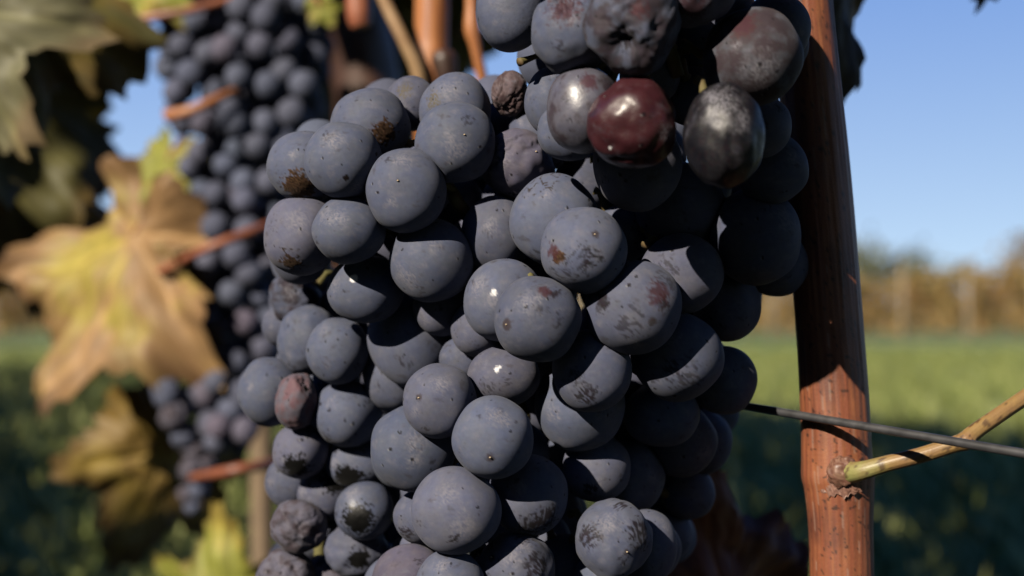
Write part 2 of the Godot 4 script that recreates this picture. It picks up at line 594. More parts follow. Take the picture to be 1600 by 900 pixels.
func leaf_mesh(size: float, kind: String, seed: float, fold := 0.25, curl := 0.25, wave := 0.06, rings := 14, around := 132) -> ArrayMesh:
	# petiole at the origin, tip along +y, upper face +z
	var pal := leaf_palette(kind)
	var v := PackedVector3Array()
	var c := PackedColorArray()
	var idx := PackedInt32Array()
	for i in rings + 1:
		var k := float(i) / rings
		for j in around + 1:
			var a := -PI + TAU * j / around
			var rim := leaf_outline(a, seed)
			var p := Vector2(sin(a), cos(a)) * rim * k
			var vein := 9.0
			for dir in [0.0, 0.98, -0.98, 1.95, -1.95]:
				var along := p.x * sin(dir) + p.y * cos(dir)
				if along > 0.0:
					vein = minf(vein, absf(p.x * cos(dir) - p.y * sin(dir)))
			var side_vein := absf(fposmod((absf(p.x) * 0.8 + p.y) * 7.0, 1.0) - 0.5)
			var z := -fold * absf(p.x) * 0.6 - curl * p.length_squared() * 0.55
			z += wave * soft.get_noise_2d(p.x * 2.2 + seed * 5.0, p.y * 2.2) * (0.4 + k * 1.4)
			z -= 0.022 * exp(-pow(vein / 0.028, 2.0)) - 0.010 * smoothstep(0.15, 0.5, side_vein)
			z += 0.10 * wave / 0.06 * pow(k, 3.0) * sin(a * 5.0 + seed)
			v.append(Vector3(p.x, p.y, z) * size)
			var m := patchy.get_noise_3d(p.x * 1.5 + seed * 3.0, p.y * 1.5, seed)
			var col: Color = pal[0].lerp(pal[1], smoothstep(0.5 - pal[3], 0.75 - pal[3], 0.5 * m + 0.2 + 0.15 * fine.get_noise_2d(p.x * 8.0, p.y * 8.0 + seed)))
			col = col.lerp(pal[2], smoothstep(0.80, 1.0, k + 0.35 * m) * 0.75)
			col = col.lerp(col * 1.6 + Color(0.03, 0.03, 0.0), exp(-pow(vein / 0.018, 2.0)) * 0.7)
			col = col.lerp(col * 1.3, smoothstep(0.40, 0.49, side_vein) * 0.5)
			col = col * (1.0 + 0.35 * fine.get_noise_2d(p.x * 14.0 + seed, p.y * 14.0))
			col.a = 1.0
			c.append(col)
	for i in rings:
		for j in around:
			var o := i * (around + 1) + j
			idx.append_array(PackedInt32Array([o, o + around + 1, o + 1, o + 1, o + around + 1, o + around + 2]))
	return smooth_mesh(v, c, idx, Vector3.BACK)


func basis_of(tip: Vector3, normal: Vector3) -> Basis:
	var y := tip.normalized()
	var z := (normal - y * normal.dot(y)).normalized()
	return Basis(y.cross(z), y, z)


func leaf(parent: Node3D, at: Vector3, tip: Vector3, normal: Vector3, size: float, kind: String, seed: float, label: String, fold := 0.25, curl := 0.25, wave := 0.06) -> MeshInstance3D:
	var o := put("leaf", leaf_mesh(size, kind, seed, fold, curl, wave), mats.leaf, parent, at - parent.position, label)
	o.basis = basis_of(tip, normal)
	var path := PackedVector3Array([Vector3.ZERO, Vector3(0, -0.22, -0.06) * size, Vector3(0.05, -0.5, -0.22) * size])
	put("petiole", tube(path, PackedFloat32Array([0.0011, 0.0010, 0.0012]), 8, "red_cane", 4), mats.stem, o)
	return o


# ------------------------------------------------------------------ ground and distance
func build_ground():
	var v := PackedVector3Array()
	var c := PackedColorArray()
	var idx := PackedInt32Array()
	var lines := []
	for i in 121:
		var t := (i / 60.0 - 1.0)
		lines.append(signf(t) * pow(absf(t), 2.6) * 420.0)
	for i in 121:
		for j in 121:
			var p := Vector3(lines[i], 0, lines[j] - 12.0)
			v.append(p)
			var m := patchy.get_noise_2d(p.x * 0.16, p.z * 0.5)
			var from_row := absf((p.x - 0.03) * 0.917 - (p.z + 0.25) * 0.399)
			if from_row < 0.7:                            # the bare worked strip under the vines
				c.append(Color(0.10, 0.075, 0.05) * (1.0 + 0.5 * m))
				continue
			c.append(Color(0.215, 0.305, 0.085).lerp(Color(0.47, 0.51, 0.27), smoothstep(-0.10, 0.35, m + 0.22 * sin(p.z * 0.9 + 0.3 * sin(p.x * 0.2)))))
	for i in 120:
		for j in 120:
			var o := i * 121 + j
			idx.append_array(PackedInt32Array([o, o + 121, o + 1, o + 1, o + 121, o + 122]))
	var g := put("ground", smooth_mesh(v, c, idx, Vector3.UP), mats.soil, self)
	tag(g, "", "", "", "structure")
	# grass: tufts of bent blades between the rows
	var tuft := SurfaceTool.new()
	tuft.begin(Mesh.PRIMITIVE_TRIANGLES)
	for k in 9:
		var a := rng.randf() * TAU
		var out := Vector3(cos(a), 0, sin(a))
		var wide := Vector3(-out.z, 0, out.x) * 0.003
		var root := out * rng.randf() * 0.03
		var h := rng.randf_range(0.045, 0.10)
		var midp := root + out * h * 0.22 + Vector3(0, h * 0.6, 0)
		var tip := root + out * h * 0.75 + Vector3(0, h, 0)
		var col := Color(0.155, 0.20, 0.040).lerp(Color(0.33, 0.33, 0.13), rng.randf() * 0.8)
		for q in [[root - wide, root + wide, midp + wide * 0.8], [root - wide, midp + wide * 0.8, midp - wide * 0.8], [midp - wide * 0.8, midp + wide * 0.8, tip]]:
			for p in q:
				tuft.set_color(col)
				tuft.add_vertex(p)
	tuft.generate_normals()
	var mm := MultiMesh.new()
	mm.transform_format = MultiMesh.TRANSFORM_3D
	mm.mesh = tuft.commit()
	mm.instance_count = 16000
	for i in 16000:
		var far := 1.2 + 20.0 * pow(rng.randf(), 1.3)
		var x := rng.randf_range(-0.62, 0.62) * far
		var s := rng.randf_range(0.6, 1.5)
		mm.set_instance_transform(i, Transform3D(Basis(Vector3.UP, rng.randf() * TAU).scaled(Vector3(s, s * rng.randf_range(0.7, 1.3), s)), Vector3(x, -0.002, -far)))
	var grass := MultiMeshInstance3D.new()
	grass.multimesh = mm
	grass.material_override = mats.blades
	add_named(grass, "grass", self)
	tag(grass, "short autumn grass between the vine rows", "grass", "", "stuff")


func leaf_cloud(called: String, n: int, spread: Callable, cols: Array, size: float, parent: Node) -> MultiMeshInstance3D:
	var mm := MultiMesh.new()
	mm.transform_format = MultiMesh.TRANSFORM_3D
	mm.use_colors = true
	mm.mesh = small_leaf()
	var list := []
	var guard := 0
	while list.size() < n and guard < n * 30:
		guard += 1
		var p = spread.call()
		if p != null:
			list.append(p)
	mm.instance_count = list.size()
	for i in list.size():
		var turn := Basis.from_euler(Vector3(rng.randf_range(-1.2, 0.5), rng.randf() * TAU, rng.randf_range(-0.6, 0.6)))
		mm.set_instance_transform(i, Transform3D(turn.scaled(Vector3.ONE * size * rng.randf_range(0.6, 1.3)), list[i]))
		var a: Color = cols[rng.randi() % cols.size()]
		mm.set_instance_color(i, a * rng.randf_range(0.7, 1.25))
	var o := MultiMeshInstance3D.new()
	o.multimesh = mm
	o.material_override = mats.leaf
	add_named(o, called, parent)
	return o


func small_leaf() -> ArrayMesh:
	if mats.has("small_leaf_mesh"):
		return mats.small_leaf_mesh
	var v := PackedVector3Array()
	var c := PackedColorArray()
	var idx := PackedInt32Array()
	for i in 3:
		for j in 31:
			var a := -PI + TAU * j / 30.0
			var p := Vector2(sin(a), cos(a)) * leaf_outline(a, 0.3) * i / 2.0
			v.append(Vector3(p.x, p.y, -0.2 * absf(p.x) - 0.25 * p.length_squared()))
			c.append(Color.WHITE)
	for i in 2:
		for j in 30:
			var o := i * 31 + j
			idx.append_array(PackedInt32Array([o, o + 31, o + 1, o + 1, o + 31, o + 32]))
	mats.small_leaf_mesh = smooth_mesh(v, c, idx, Vector3.BACK)
	return mats.small_leaf_mesh


func build_far_vineyard():
	# vines of the block across the grass, each its own plant
	var gold := [Color(0.56, 0.35, 0.11), Color(0.50, 0.26, 0.10), Color(0.40, 0.29, 0.09), Color(0.54, 0.37, 0.14), Color(0.31, 0.24, 0.08)]
	var vine := thing("grapevine", "golden brown grapevine in the front far row, behind the pale posts across the grass", "grapevine", Vector3.ZERO, "grapevines of the front far row")
	put("trunk", tube(PackedVector3Array([Vector3(0, -0.02, 0), Vector3(0.03, 0.3, 0.02), Vector3(0, 0.62, 0)]), PackedFloat32Array([0.035, 0.028, 0.03]), 8, "stake", 3), mats.wood, vine)
	var spread := func(): return Vector3(rng.randf_range(-0.62, 0.62), 0.18 + 1.5 * pow(rng.randf(), 0.75), rng.randfn(0.0, 0.16))
	var crown := leaf_cloud("crown", 420, spread, gold, 0.085, vine)
	tag(crown, "", "", "", "stuff")
	var at := 0
	for row in 3:
		for i in 46:
			var o: Node3D = vine if at == 0 else vine.duplicate()
			if at > 0:
				add_named(o, "grapevine", self)
			at += 1
			if row > 0:
				tag(o, ["", "golden brown grapevine in the second far row, behind the front one", "golden brown grapevine in the third far row, farthest across the grass"][row], "grapevine", ["", "grapevines of the second far row", "grapevines of the third far row"][row])
			o.position = Vector3(-16.0 + i * 1.15 + rng.randf_range(-0.1, 0.1), 0, -36.0 - row * 2.6 + i * 0.02)
			o.rotation.y = rng.randf() * TAU if row > 0 else rng.randf_range(-0.2, 0.2) + PI * (i % 2)
			o.scale = Vector3.ONE * rng.randf_range(0.88, 1.12)
	var v := PackedVector3Array()
	var c := PackedColorArray()
	var idx := PackedInt32Array()
	for i in 61:                                          # a low rise behind the vines
		for j in 13:
			var x := -150.0 + i * 5.0
			var k := j / 12.0
			v.append(Vector3(x, -0.3 + 2.2 * sin(k * PI * 0.5) + 0.5 * k * soft.get_noise_2d(x * 0.03, k), -70.0 - 60.0 * k))
			c.append(Color(0.16, 0.15, 0.06) * (1.0 + 0.6 * patchy.get_noise_2d(x * 0.1, k * 6.0)))
	for i in 60:
		for j in 12:
			var o := i * 13 + j
			idx.append_array(PackedInt32Array([o, o + 13, o + 1, o + 1, o + 13, o + 14]))
	tag(put("hill", smooth_mesh(v, c, idx, Vector3.UP), mats.soil, self), "", "", "", "structure")
	var post := thing("vineyard_post", "", "post")
	put("shaft", tube(PackedVector3Array([Vector3(0, -0.1, 0), Vector3(0, 1.0, 0), Vector3(0, 1.95, 0)]), PackedFloat32Array([0.045, 0.045, 0.042]), 12, "pale_wood"), mats.wood, post)
	put("cap_ring", tube(PackedVector3Array([Vector3(0, 1.80, 0), Vector3(0, 1.84, 0)]), PackedFloat32Array([0.047, 0.047]), 12, "wire"), mats.wire, post)
	for i in 20:
		var o: Node3D = post if i == 0 else post.duplicate()
		if i > 0:
			add_named(o, "vineyard_post", self)
		o.position = Vector3(-14.6 + i * 1.62, 0, -34.7 + i * 0.02)
		tag(o, "pale wooden post standing at the front of the far vine row", "post", "posts of the far vine row")
	# trees behind the vines
	var tints := [[Color(0.17, 0.18, 0.06), Color(0.25, 0.21, 0.07), Color(0.12, 0.14, 0.06)], [Color(0.38, 0.25, 0.10), Color(0.30, 0.21, 0.08), Color(0.44, 0.30, 0.12)], [Color(0.28, 0.25, 0.12), Color(0.36, 0.26, 0.12), Color(0.22, 0.22, 0.10)]]
	var spots := [[16.6, -60.0, 3.9, 0, "small dark green tree rising above the far vines beside a pale post"], [24.6, -64.0, 4.4, 1, "broad brown autumn tree beyond the far vines at the edge of the view"],
		[21.5, -68.0, 3.3, 2, "low olive tree between the dark green tree and the broad brown one"], [-22.0, -66.0, 3.0, 2, "olive tree beyond the far vines behind the hanging leaves"]]
	for s in spots:
		var tree := thing("tree", s[4], "tree", Vector3(s[0], 0, s[1]))
		var h: float = s[2]
		put("trunk", tube(PackedVector3Array([Vector3(0, -0.1, 0), Vector3(0.05, h * 0.3, 0), Vector3(-0.05, h * 0.62, 0.05), Vector3(0.1, h * 0.85, 0)]), PackedFloat32Array([0.16, 0.12, 0.08, 0.03]), 10, "trunk", 3), mats.wood, tree)
		var lumps := []
		for k in 9:
			lumps.append(Vector3(rng.randfn(0, 0.32), rng.randf_range(0.42, 0.9), rng.randfn(0, 0.32)) * h)
		var in_crown := func():
			var l: Vector3 = lumps[rng.randi() % lumps.size()]
			return l + Vector3(rng.randfn(), rng.randfn() * 0.8, rng.randfn()) * h * 0.11
		tag(leaf_cloud("crown", 1300, in_crown, tints[s[3]], 0.14, tree), "", "", "", "stuff")


func clear_of_view(p: Vector3, reach: float) -> bool:
	# nothing grows between the eye and the scene, nor in the beams of sun that fall through the gap in the leaf wall
	var q := p - EYE
	if q.z < 0.05 and absf(q.x) < -q.z * 0.42 + reach + 0.02 and absf(q.y - 0.0254 * -q.z) < -q.z * 0.26 + reach + 0.02:
		return false
	if q.length() < 0.12:
		return false
	for t in LIT:
		var rel: Vector3 = p - t[0]
		var along := rel.dot(TO_SUN)
		if along > 0.0 and (rel - TO_SUN * along).length() < t[1] + reach:
			return false
	return true


var LIT := [[Vector3(-0.0023, 0.4321, -0.2498), 0.115], [Vector3(0.0612, 0.4269, -0.2699), 0.05], [Vector3(0.0156, 0.4725, -0.2237), 0.085], [Vector3(-0.167, 0.5076, -0.713), 0.05], [Vector3(-0.1954, 0.4276, -0.66), 0.1], [Vector3(-0.0291, 0.5126, -0.4478), 0.06], [Vector3(-0.1846, 0.577, -0.6962), 0.03], [Vector3(-0.1304, 0.3243, -0.6026), 0.05], [Vector3(-0.0402, 0.3939, -0.2908), 0.06], [Vector3(-0.1665, 0.5077, -0.4779), 0.03], [Vector3(-0.2021, 0.3234, -0.7627), 0.08], [Vector3(-0.2109, 0.5102, -0.5979), 0.09], [Vector3(-0.1711, 0.5113, -0.4978), 0.09], [Vector3(-0.2738, 0.4588, -0.7993), 0.08], [Vector3(-0.2601, 0.485, -0.7586), 0.08], [Vector3(-0.1852, 0.4911, -0.7134), 0.03], [Vector3(0.0788, 0.3988, -0.2626), 0.05]]


func build_canopy():
	# the leaf wall of the row, which lets the sun in only through its gaps
	var cols := [Color(0.07, 0.10, 0.025), Color(0.16, 0.14, 0.03), Color(0.24, 0.19, 0.04), Color(0.20, 0.11, 0.045), Color(0.10, 0.11, 0.03)]
	var right := Vector3(-ALONG.z, 0, ALONG.x)
	var spread := func():
		var s := rng.randf_range(-2.2, 12.0)
		var p := Vector3(0.03, 0, -0.25) + ALONG * s + right * rng.randfn(0.06 if s < 0.9 else 0.0, 0.14)
		p.y = lerpf(0.05 if s > 0.9 else 0.55, 2.2, pow(rng.randf(), 1.35 if s > 0.9 else 1.0))
		return p if clear_of_view(p, 0.07) else null
	var o := leaf_cloud("vine_foliage", 15000, spread, cols, 0.075, self)
	tag(o, "leaf wall of the vine row above and beside the bunches", "foliage", "", "stuff")
	# the next row, across the alley where the photographer stands
	var over := func():
		var p := Vector3(0.03, 0, -0.25) + ALONG * rng.randf_range(-9.0, 7.0) - right * (2.0 + rng.randfn(0.0, 0.14))
		p.y = lerpf(0.12, 1.5, pow(rng.randf(), 0.9))
		var q := p - EYE
		return null if q.z < 0.3 and absf(q.x) < -q.z * 0.5 + 0.4 else p
	tag(leaf_cloud("vine_foliage", 9000, over, cols, 0.10, self), "leaf wall of the next vine row, across the grass alley", "foliage", "", "stuff")


func build_wire():
	var w := thing("trellis_wire", "dark grey trellis wire crossing in front of the thick reddish cane", "wire", Vector3(0.0557, 0.4023, -0.265))
	put("strand", tube(PackedVector3Array([Vector3(-0.0265, 0.00357, -0.03097), Vector3(0, 0, 0), Vector3(0.01472, -0.00198, 0.01721), Vector3(0.04416, -0.00594, 0.05162)]), PackedFloat32Array([0.0008, 0.0008, 0.0008, 0.0008]), 20, "wire", 40), mats.wire, w)


func build_litter():
	var kinds := ["yellow_green", "brown", "tan", "yellow_green"]
	var meshes := []
	for k in 4:
		meshes.append(leaf_mesh(0.065, kinds[k], k * 1.7 + 0.4, 0.35, 0.5, 0.12, 6, 60))
	for i in 36:
		var far := rng.randf_range(2.6, 11.0)
		var o := MeshInstance3D.new()
		o.mesh = meshes[i % 4]
		o.material_override = mats.leaf
		o.position = Vector3(rng.randf_range(-0.40, 0.42) * far, 0.035, -far)
		o.basis = Basis.from_euler(Vector3(-PI / 2 + rng.randfn(0, 0.35), rng.randf() * TAU, 0))
		add_named(o, "fallen_leaf", self)
		tag(o, ["yellow fallen leaf lying flat in the shaded grass", "dark brown fallen leaf curled up in the grass", "tan fallen leaf resting on the grass", "greenish yellow fallen leaf tilted in the grass"][i % 4], "fallen leaf", ["yellow fallen leaves", "brown fallen leaves", "tan fallen leaves", "greenish fallen leaves"][i % 4])


# ------------------------------------------------------------------ the bunches
func build_bunches():
	b(-19.2, 444.0, -250.6, 7.43, {"marks": [["tip", Vector3(-0.12, 0.15, 0.98), 0.047, 0.994], ["dust", Vector3(-0.02, 0.66, 0.75), 0.312, 0.854]]})
	b(-10.4, 453.3, -254.1, 7.31, {"marks": [["tip", Vector3(0.26, 0.06, 0.96), 0.048, 0.993], ["dust", Vector3(-0.12, 0.03, 0.99), 0.194, 0.943]]})
	b(-30.8, 449.8, -252.4, 7.14, {"marks": [["dust", Vector3(-0.16, 0.41, 0.9), 0.361, 0.807], ["dot", Vector3(0.91, 0.11, 0.4), 0.066, 0.993], ["dot", Vector3(0.17, -0.55, 0.82), 0.066, 0.993]]})
	b(-30.0, 437.0, -253.9, 6.47, {"marks": [["dust", Vector3(-0.19, 0.29, 0.94), 0.364, 0.804]]})
	b(-27.0, 457.5, -262.5, 7.55, {"marks": [["scar", Vector3(0.43, -0.3, 0.85), 0.323, 0.845]], "label": "grape with a dark brown corky scar on its side"})
	b(-39.2, 449.6, -261.8, 6.92, {"marks": [["scar", Vector3(-0.04, -0.65, 0.76), 0.456, 0.698]], "label": "grape with a brown corky scar at the left edge"})
	b(-39.7, 436.6, -261.4, 7.20, {"fat": Vector3(0.97, 1.03, 1), "marks": [["scar", Vector3(-0.22, -0.7, 0.67), 0.286, 0.878], ["dust", Vector3(0.03, 0.32, 0.95), 0.336, 0.832], ["crack", Vector3(-0.2, -0.5, 0.84), 0.269, 0.891]], "label": "leftmost grape with a small brown scar and dark cracks"})
	b(-10.8, 460.8, -264.8, 7.25, {"marks": [["scarlight", Vector3(-0.55, 0.12, 0.83), 0.288, 0.876], ["rub", Vector3(0.93, 0.37, 0.05), 0.271, 0.889], ["dust", Vector3(-0.16, 0.41, 0.9), 0.407, 0.757]]})
	b(-19.8, 463.1, -271.3, 5.29, {"marks": [["scarlight", Vector3(-0.19, 0.37, 0.91), 0.357, 0.811], ["dust", Vector3(-0.35, -0.19, 0.92), 0.238, 0.914]]})
	b(-15.1, 431.6, -256.8, 7.61, {"marks": [["dust", Vector3(0.16, 0.29, 0.94), 0.219, 0.928]]})
	b(-27.9, 426.5, -264.9, 6.99, {"fat": Vector3(1.09, 0.91, 1), "marks": [["speck", Vector3(-0.23, 0.3, 0.93), 0.088, 0.988], ["speck", Vector3(-0.38, 0.44, 0.81), 0.053, 0.996]]})
	b(-2.9, 436.8, -260.4, 6.99, {"fat": Vector3(0.97, 1.03, 1), "marks": [["dust", Vector3(-0.17, 0.12, 0.98), 0.241, 0.912]]})
	b(7.7, 438.7, -252.3, 8.01, {"fat": Vector3(0.98, 1.02, 1), "marks": [["dust", Vector3(-0.18, 0.48, 0.86), 0.175, 0.953], ["crack", Vector3(-0.32, 0.8, 0.51), 0.438, 0.720], ["rub2", Vector3(-0.42, -0.76, 0.5), 0.204, 0.937]]})
	b(12.5, 432.7, -240.8, 7.47, {"marks": [["tip", Vector3(0.2, 0.31, 0.93), 0.060, 0.990], ["scar", Vector3(-0.58, -0.2, 0.79), 0.164, 0.959], ["rubred", Vector3(-0.72, -0.05, 0.69), 0.209, 0.934], ["rub", Vector3(0.14, -0.24, 0.96), 0.239, 0.914], ["rub2", Vector3(-0.15, -0.3, 0.94), 0.388, 0.778], ["rub2", Vector3(-0.5, -0.6, 0.62), 0.358, 0.810], ["rub2", Vector3(0.54, 0.7, 0.48), 0.104, 0.983]], "label": "grape with a brown scar, scratches and a pale tip"})
	b(0.7, 450.1, -259.5, 6.92, {"fat": Vector3(1.04, 0.96, 1), "lump": 0.045, "tint": "purple", "creases": [[Vector3(-0.53, 0.04, 0.85), 0.75, Vector3(-0.52, 0.77, -0.36)], [Vector3(0.54, 0.41, 0.73), 0.35, Vector3(-0.59, 0.81, -0.02)], [Vector3(-0.1, 0.59, 0.8), 0.4, Vector3(-0.43, 0.7, -0.57)]], "marks": [["tip", Vector3(0.54, 0.21, 0.81), 0.052, 0.992]], "label": "softly creased purple grey grape"})
	b(-0.5, 464.2, -265.0, 3.88, {"fat": Vector3(0.92, 1.08, 1), "lump": 0.06, "wr": 0.06, "tint": "raisin", "dents": [[Vector3(0.5, -0.55, 0.66), 0.45, 0.16], [Vector3(-0.35, -0.83, 0.43), 0.35, 0.14]], "creases": [[Vector3(0.13, -0.52, 0.85), 0.8, Vector3(-0.56, 0.67, 0.49)], [Vector3(-0.03, -0.9, 0.44), 0.6, Vector3(-0.41, 0.41, 0.81)]], "label": "small shrivelled brown grape at the top of the bunch"})
	b(4.7, 455.8, -269.1, 6.24)
	b(14.3, 447.3, -276.1, 6.65)
	b(21.4, 437.2, -264.6, 5.64)
	b(23.1, 445.6, -269.7, 5.63)
	b(31.1, 429.2, -252.9, 7.26, {"fat": Vector3(1.03, 0.97, 1), "marks": [["rub2", Vector3(-0.51, 0.06, 0.86), 0.323, 0.845], ["tip", Vector3(-0.64, 0.77, -0.02), 0.097, 0.973]]})
	b(21.5, 422.8, -245.1, 8.28, {"marks": [["rub2", Vector3(-0.15, -0.34, 0.93), 0.384, 0.783], ["rub", Vector3(0.53, 0.12, 0.84), 0.192, 0.944], ["rub", Vector3(-0.67, 0.13, 0.74), 0.137, 0.971], ["rub2", Vector3(0.62, 0.46, 0.64), 0.301, 0.864], ["rubred", Vector3(0.46, 0.26, 0.85), 0.301, 0.864], ["tip", Vector3(0.29, -0.3, 0.91), 0.055, 0.991], ["rub2", Vector3(-0.73, 0.19, 0.66), 0.205, 0.936]], "label": "large grape with dark scuff marks near the middle of the bunch"})
	b(4.5, 420.7, -241.1, 7.69, {"marks": [["tip", Vector3(-0.71, -0.12, 0.7), 0.072, 0.985], ["dust", Vector3(-0.23, 0.34, 0.91), 0.348, 0.820], ["rub", Vector3(0.36, 0.62, 0.7), 0.188, 0.946], ["rubred", Vector3(0.16, 0.62, 0.77), 0.174, 0.954], ["rub2", Vector3(0.41, -0.02, 0.91), 0.232, 0.919], ["rub2", Vector3(0.63, 0.52, 0.57), 0.145, 0.968]], "label": "pale grey grape with a dark red rubbed patch"})
	b(-1.5, 424.1, -252.5, 7.30, {"marks": [["speck", Vector3(-0.23, 0.17, 0.96), 0.064, 0.994], ["dust", Vector3(-0.29, -0.02, 0.96), 0.224, 0.924]]})
	b(30.3, 413.9, -254.3, 8.22, {"marks": [["rub2", Vector3(0.06, -0.44, 0.9), 0.429, 0.732], ["rub2", Vector3(-0.22, -0.23, 0.95), 0.257, 0.900]], "label": "grape scored with dark diagonal scratches"})
	b(14.4, 411.6, -249.2, 7.25, {"marks": [["rub", Vector3(-0.17, -0.56, 0.81), 0.302, 0.864], ["rub2", Vector3(0.34, 0.54, 0.77), 0.079, 0.990], ["rub2", Vector3(-0.44, -0.16, 0.89), 0.222, 0.925]], "label": "grape with a patch of dark comb-like rub marks"})
	b(12.7, 404.6, -261.3, 8.63, {"fat": Vector3(1.03, 0.97, 1)})
	b(-1.5, 410.2, -256.3, 6.22, {"fat": Vector3(1.05, 0.95, 1), "marks": [["speck", Vector3(-0.18, 0.28, 0.94), 0.133, 0.973], ["rub2", Vector3(-0.46, -0.38, 0.8), 0.343, 0.825]], "label": "grape with a bright white speck"})
	b(-6.4, 419.2, -261.4, 5.32)
	b(-9.4, 413.0, -267.3, 4.82)
	b(-13.1, 405.9, -251.7, 6.74, {"marks": [["tip", Vector3(-0.51, 0.13, 0.85), 0.069, 0.986], ["dust", Vector3(0.1, 0.49, 0.87), 0.310, 0.856]]})
	b(-3.4, 399.7, -245.6, 7.14, {"marks": [["tip", Vector3(-0.05, -0.39, 0.92), 0.079, 0.982], ["dust", Vector3(0.09, 0.59, 0.8), 0.286, 0.878], ["rub2", Vector3(-0.33, 0.51, 0.79), 0.127, 0.975]]})
	b(-18.5, 396.7, -259.4, 7.96, {"marks": [["dust", Vector3(0.14, 0.23, 0.96), 0.301, 0.865]]})
	b(-10.1, 386.5, -248.9, 8.03, {"marks": [["rub", Vector3(-0.02, -0.51, 0.86), 0.143, 0.969], ["rub", Vector3(-0.77, -0.24, 0.58), 0.129, 0.975], ["dust", Vector3(-0.13, 0.49, 0.86), 0.314, 0.853]]})
	b(3.0, 388.3, -256.9, 7.76, {"marks": [["rub", Vector3(0.44, -0.49, 0.76), 0.366, 0.801], ["rub", Vector3(0.04, -0.7, 0.71), 0.366, 0.801], ["dust", Vector3(-0.23, 0.31, 0.92), 0.214, 0.931]]})
	b(16.2, 392.3, -266.7, 6.83, {"marks": [["rub", Vector3(-0.26, -0.53, 0.81), 0.252, 0.904]]})
	b(18.5, 380.3, -256.0, 7.31, {"lump": 0.035, "marks": [["rub", Vector3(-0.61, 0.18, 0.77), 0.355, 0.813], ["rub", Vector3(0.66, 0.22, 0.72), 0.419, 0.743], ["tip", Vector3(0.29, -0.17, 0.94), 0.081, 0.981], ["dust", Vector3(-0.17, 0.48, 0.86), 0.387, 0.779], ["rub", Vector3(0.18, 0.89, 0.42), 0.194, 0.943]]})
	b(25.9, 377.6, -265.3, 6.23, {"fat": Vector3(0.92, 1.08, 1)})
	b(0.6, 375.0, -255.2, 7.05, {"fat": Vector3(1.03, 0.97, 1), "lump": 0.03, "marks": [["rub", Vector3(0.57, 0.24, 0.79), 0.400, 0.765], ["rub", Vector3(-0.66, 0.68, 0.31), 0.200, 0.939], ["tip", Vector3(-0.61, 0.41, 0.68), 0.067, 0.987], ["dust", Vector3(-0.08, 0.45, 0.89), 0.333, 0.835], ["rub", Vector3(0.25, 0.89, 0.39), 0.267, 0.893]]})
	b(-19.1, 371.9, -259.3, 6.92, {"fat": Vector3(1.05, 0.95, 1), "tint": "purple"})
	b(-11.2, 372.7, -250.3, 6.39, {"marks": [["dust", Vector3(-0.2, 0.68, 0.71), 0.252, 0.904]]})
	b(-17.9, 376.4, -268.4, 3.95)
	b(-17.4, 383.3, -263.9, 5.23, {"marks": [["rub", Vector3(-0.46, -0.54, 0.71), 0.326, 0.842]]})
	b(-19.8, 416.8, -276.5, 9.27, {"fat": Vector3(0.97, 1.03, 1)})
	b(-24.2, 408.5, -287.5, 6.90)
	b(-13.6, 423.3, -266.7, 5.67)
	b(31.4, 441.6, -259.0, 8.16)
	b(45.0, 436.0, -255.9, 8.47)
	b(51.0, 431.5, -267.3, 6.62)
	b(41.2, 423.1, -265.0, 6.80)
	b(40.7, 409.0, -268.4, 6.63, {"fat": Vector3(0.97, 1.03, 1)})
	b(28.7, 402.4, -266.5, 6.71, {"fat": Vector3(1.05, 0.95, 1)})
	b(34.0, 396.3, -278.1, 7.06)
	b(39.3, 395.3, -289.1, 6.67, {"fat": Vector3(0.96, 1.04, 1)})
	b(23.6, 389.4, -276.2, 7.00)
	b(47.2, 448.1, -250.8, 6.40)
	b(43.5, 454.6, -243.0, 5.64)
	b(36.7, 384.6, -289.7, 5.61)
	b(22.2, 448.4, -245.4, 8.08)
	b(-11.6, 444.6, -283.5, 6.04)
	b(-7.8, 451.4, -291.0, 5.94)
	b(-18.7, 443.7, -291.9, 6.22)
	b(-5.3, 431.2, -285.8, 6.35)
	b(37.5, 446.3, -271.1, 5.78)
	b(8.9, 379.7, -291.7, 6.18)
	b(12.3, 388.5, -297.5, 6.31)
	b(10.3, 372.5, -273.7, 5.80)
	b(17.8, 370.9, -267.1, 5.65)
	b(27.0, 393.0, -292.8, 6.48)
	b(33.9, 384.1, -299.8, 6.08)
	b(4.6, 402.4, -282.4, 5.74)
	b(6.5, 412.9, -280.3, 5.18)
	b(32.4, 375.5, -293.1, 5.67)
	b(-3.8, 376.0, -276.8, 5.10)
	b(27.5, 436.5, -276.7, 5.38)
	b(40.9, 439.7, -277.9, 5.41)
	b(-7.3, 370.0, -271.7, 4.50)
	b(6.8, 375.7, -282.5, 5.72)
	b(5.9, 393.7, -305.2, 6.48)
	b(22.1, 432.5, -305.3, 6.11, {"n": 16})
	b(-6.9, 411.4, -301.0, 6.46, {"n": 16})
	b(49.8, 436.2, -306.1, 6.12, {"n": 16})
	b(30.7, 450.1, -303.6, 6.96, {"n": 16})
	b(-2.7, 371.6, -296.0, 6.89, {"n": 16})
	b(-25.0, 435.9, -275.1, 6.00, {"n": 16})
	b(-12.3, 383.4, -288.1, 6.08, {"n": 16})
	b(-23.5, 415.1, -307.8, 5.82, {"n": 16})
	b(-27.5, 461.3, -284.6, 6.24, {"n": 16})
	b(28.4, 459.6, -295.7, 6.02, {"n": 16})
	b(-1.7, 384.0, -299.9, 6.64, {"n": 16})
	b(21.9, 409.6, -274.3, 5.82, {"n": 16})
	b(-3.9, 467.3, -300.4, 6.43, {"n": 16})
	b(44.5, 400.4, -306.6, 5.95, {"n": 16})
	b(-39.5, 446.4, -289.5, 5.87, {"n": 16})
	b(45.4, 425.5, -283.4, 6.03, {"n": 16})
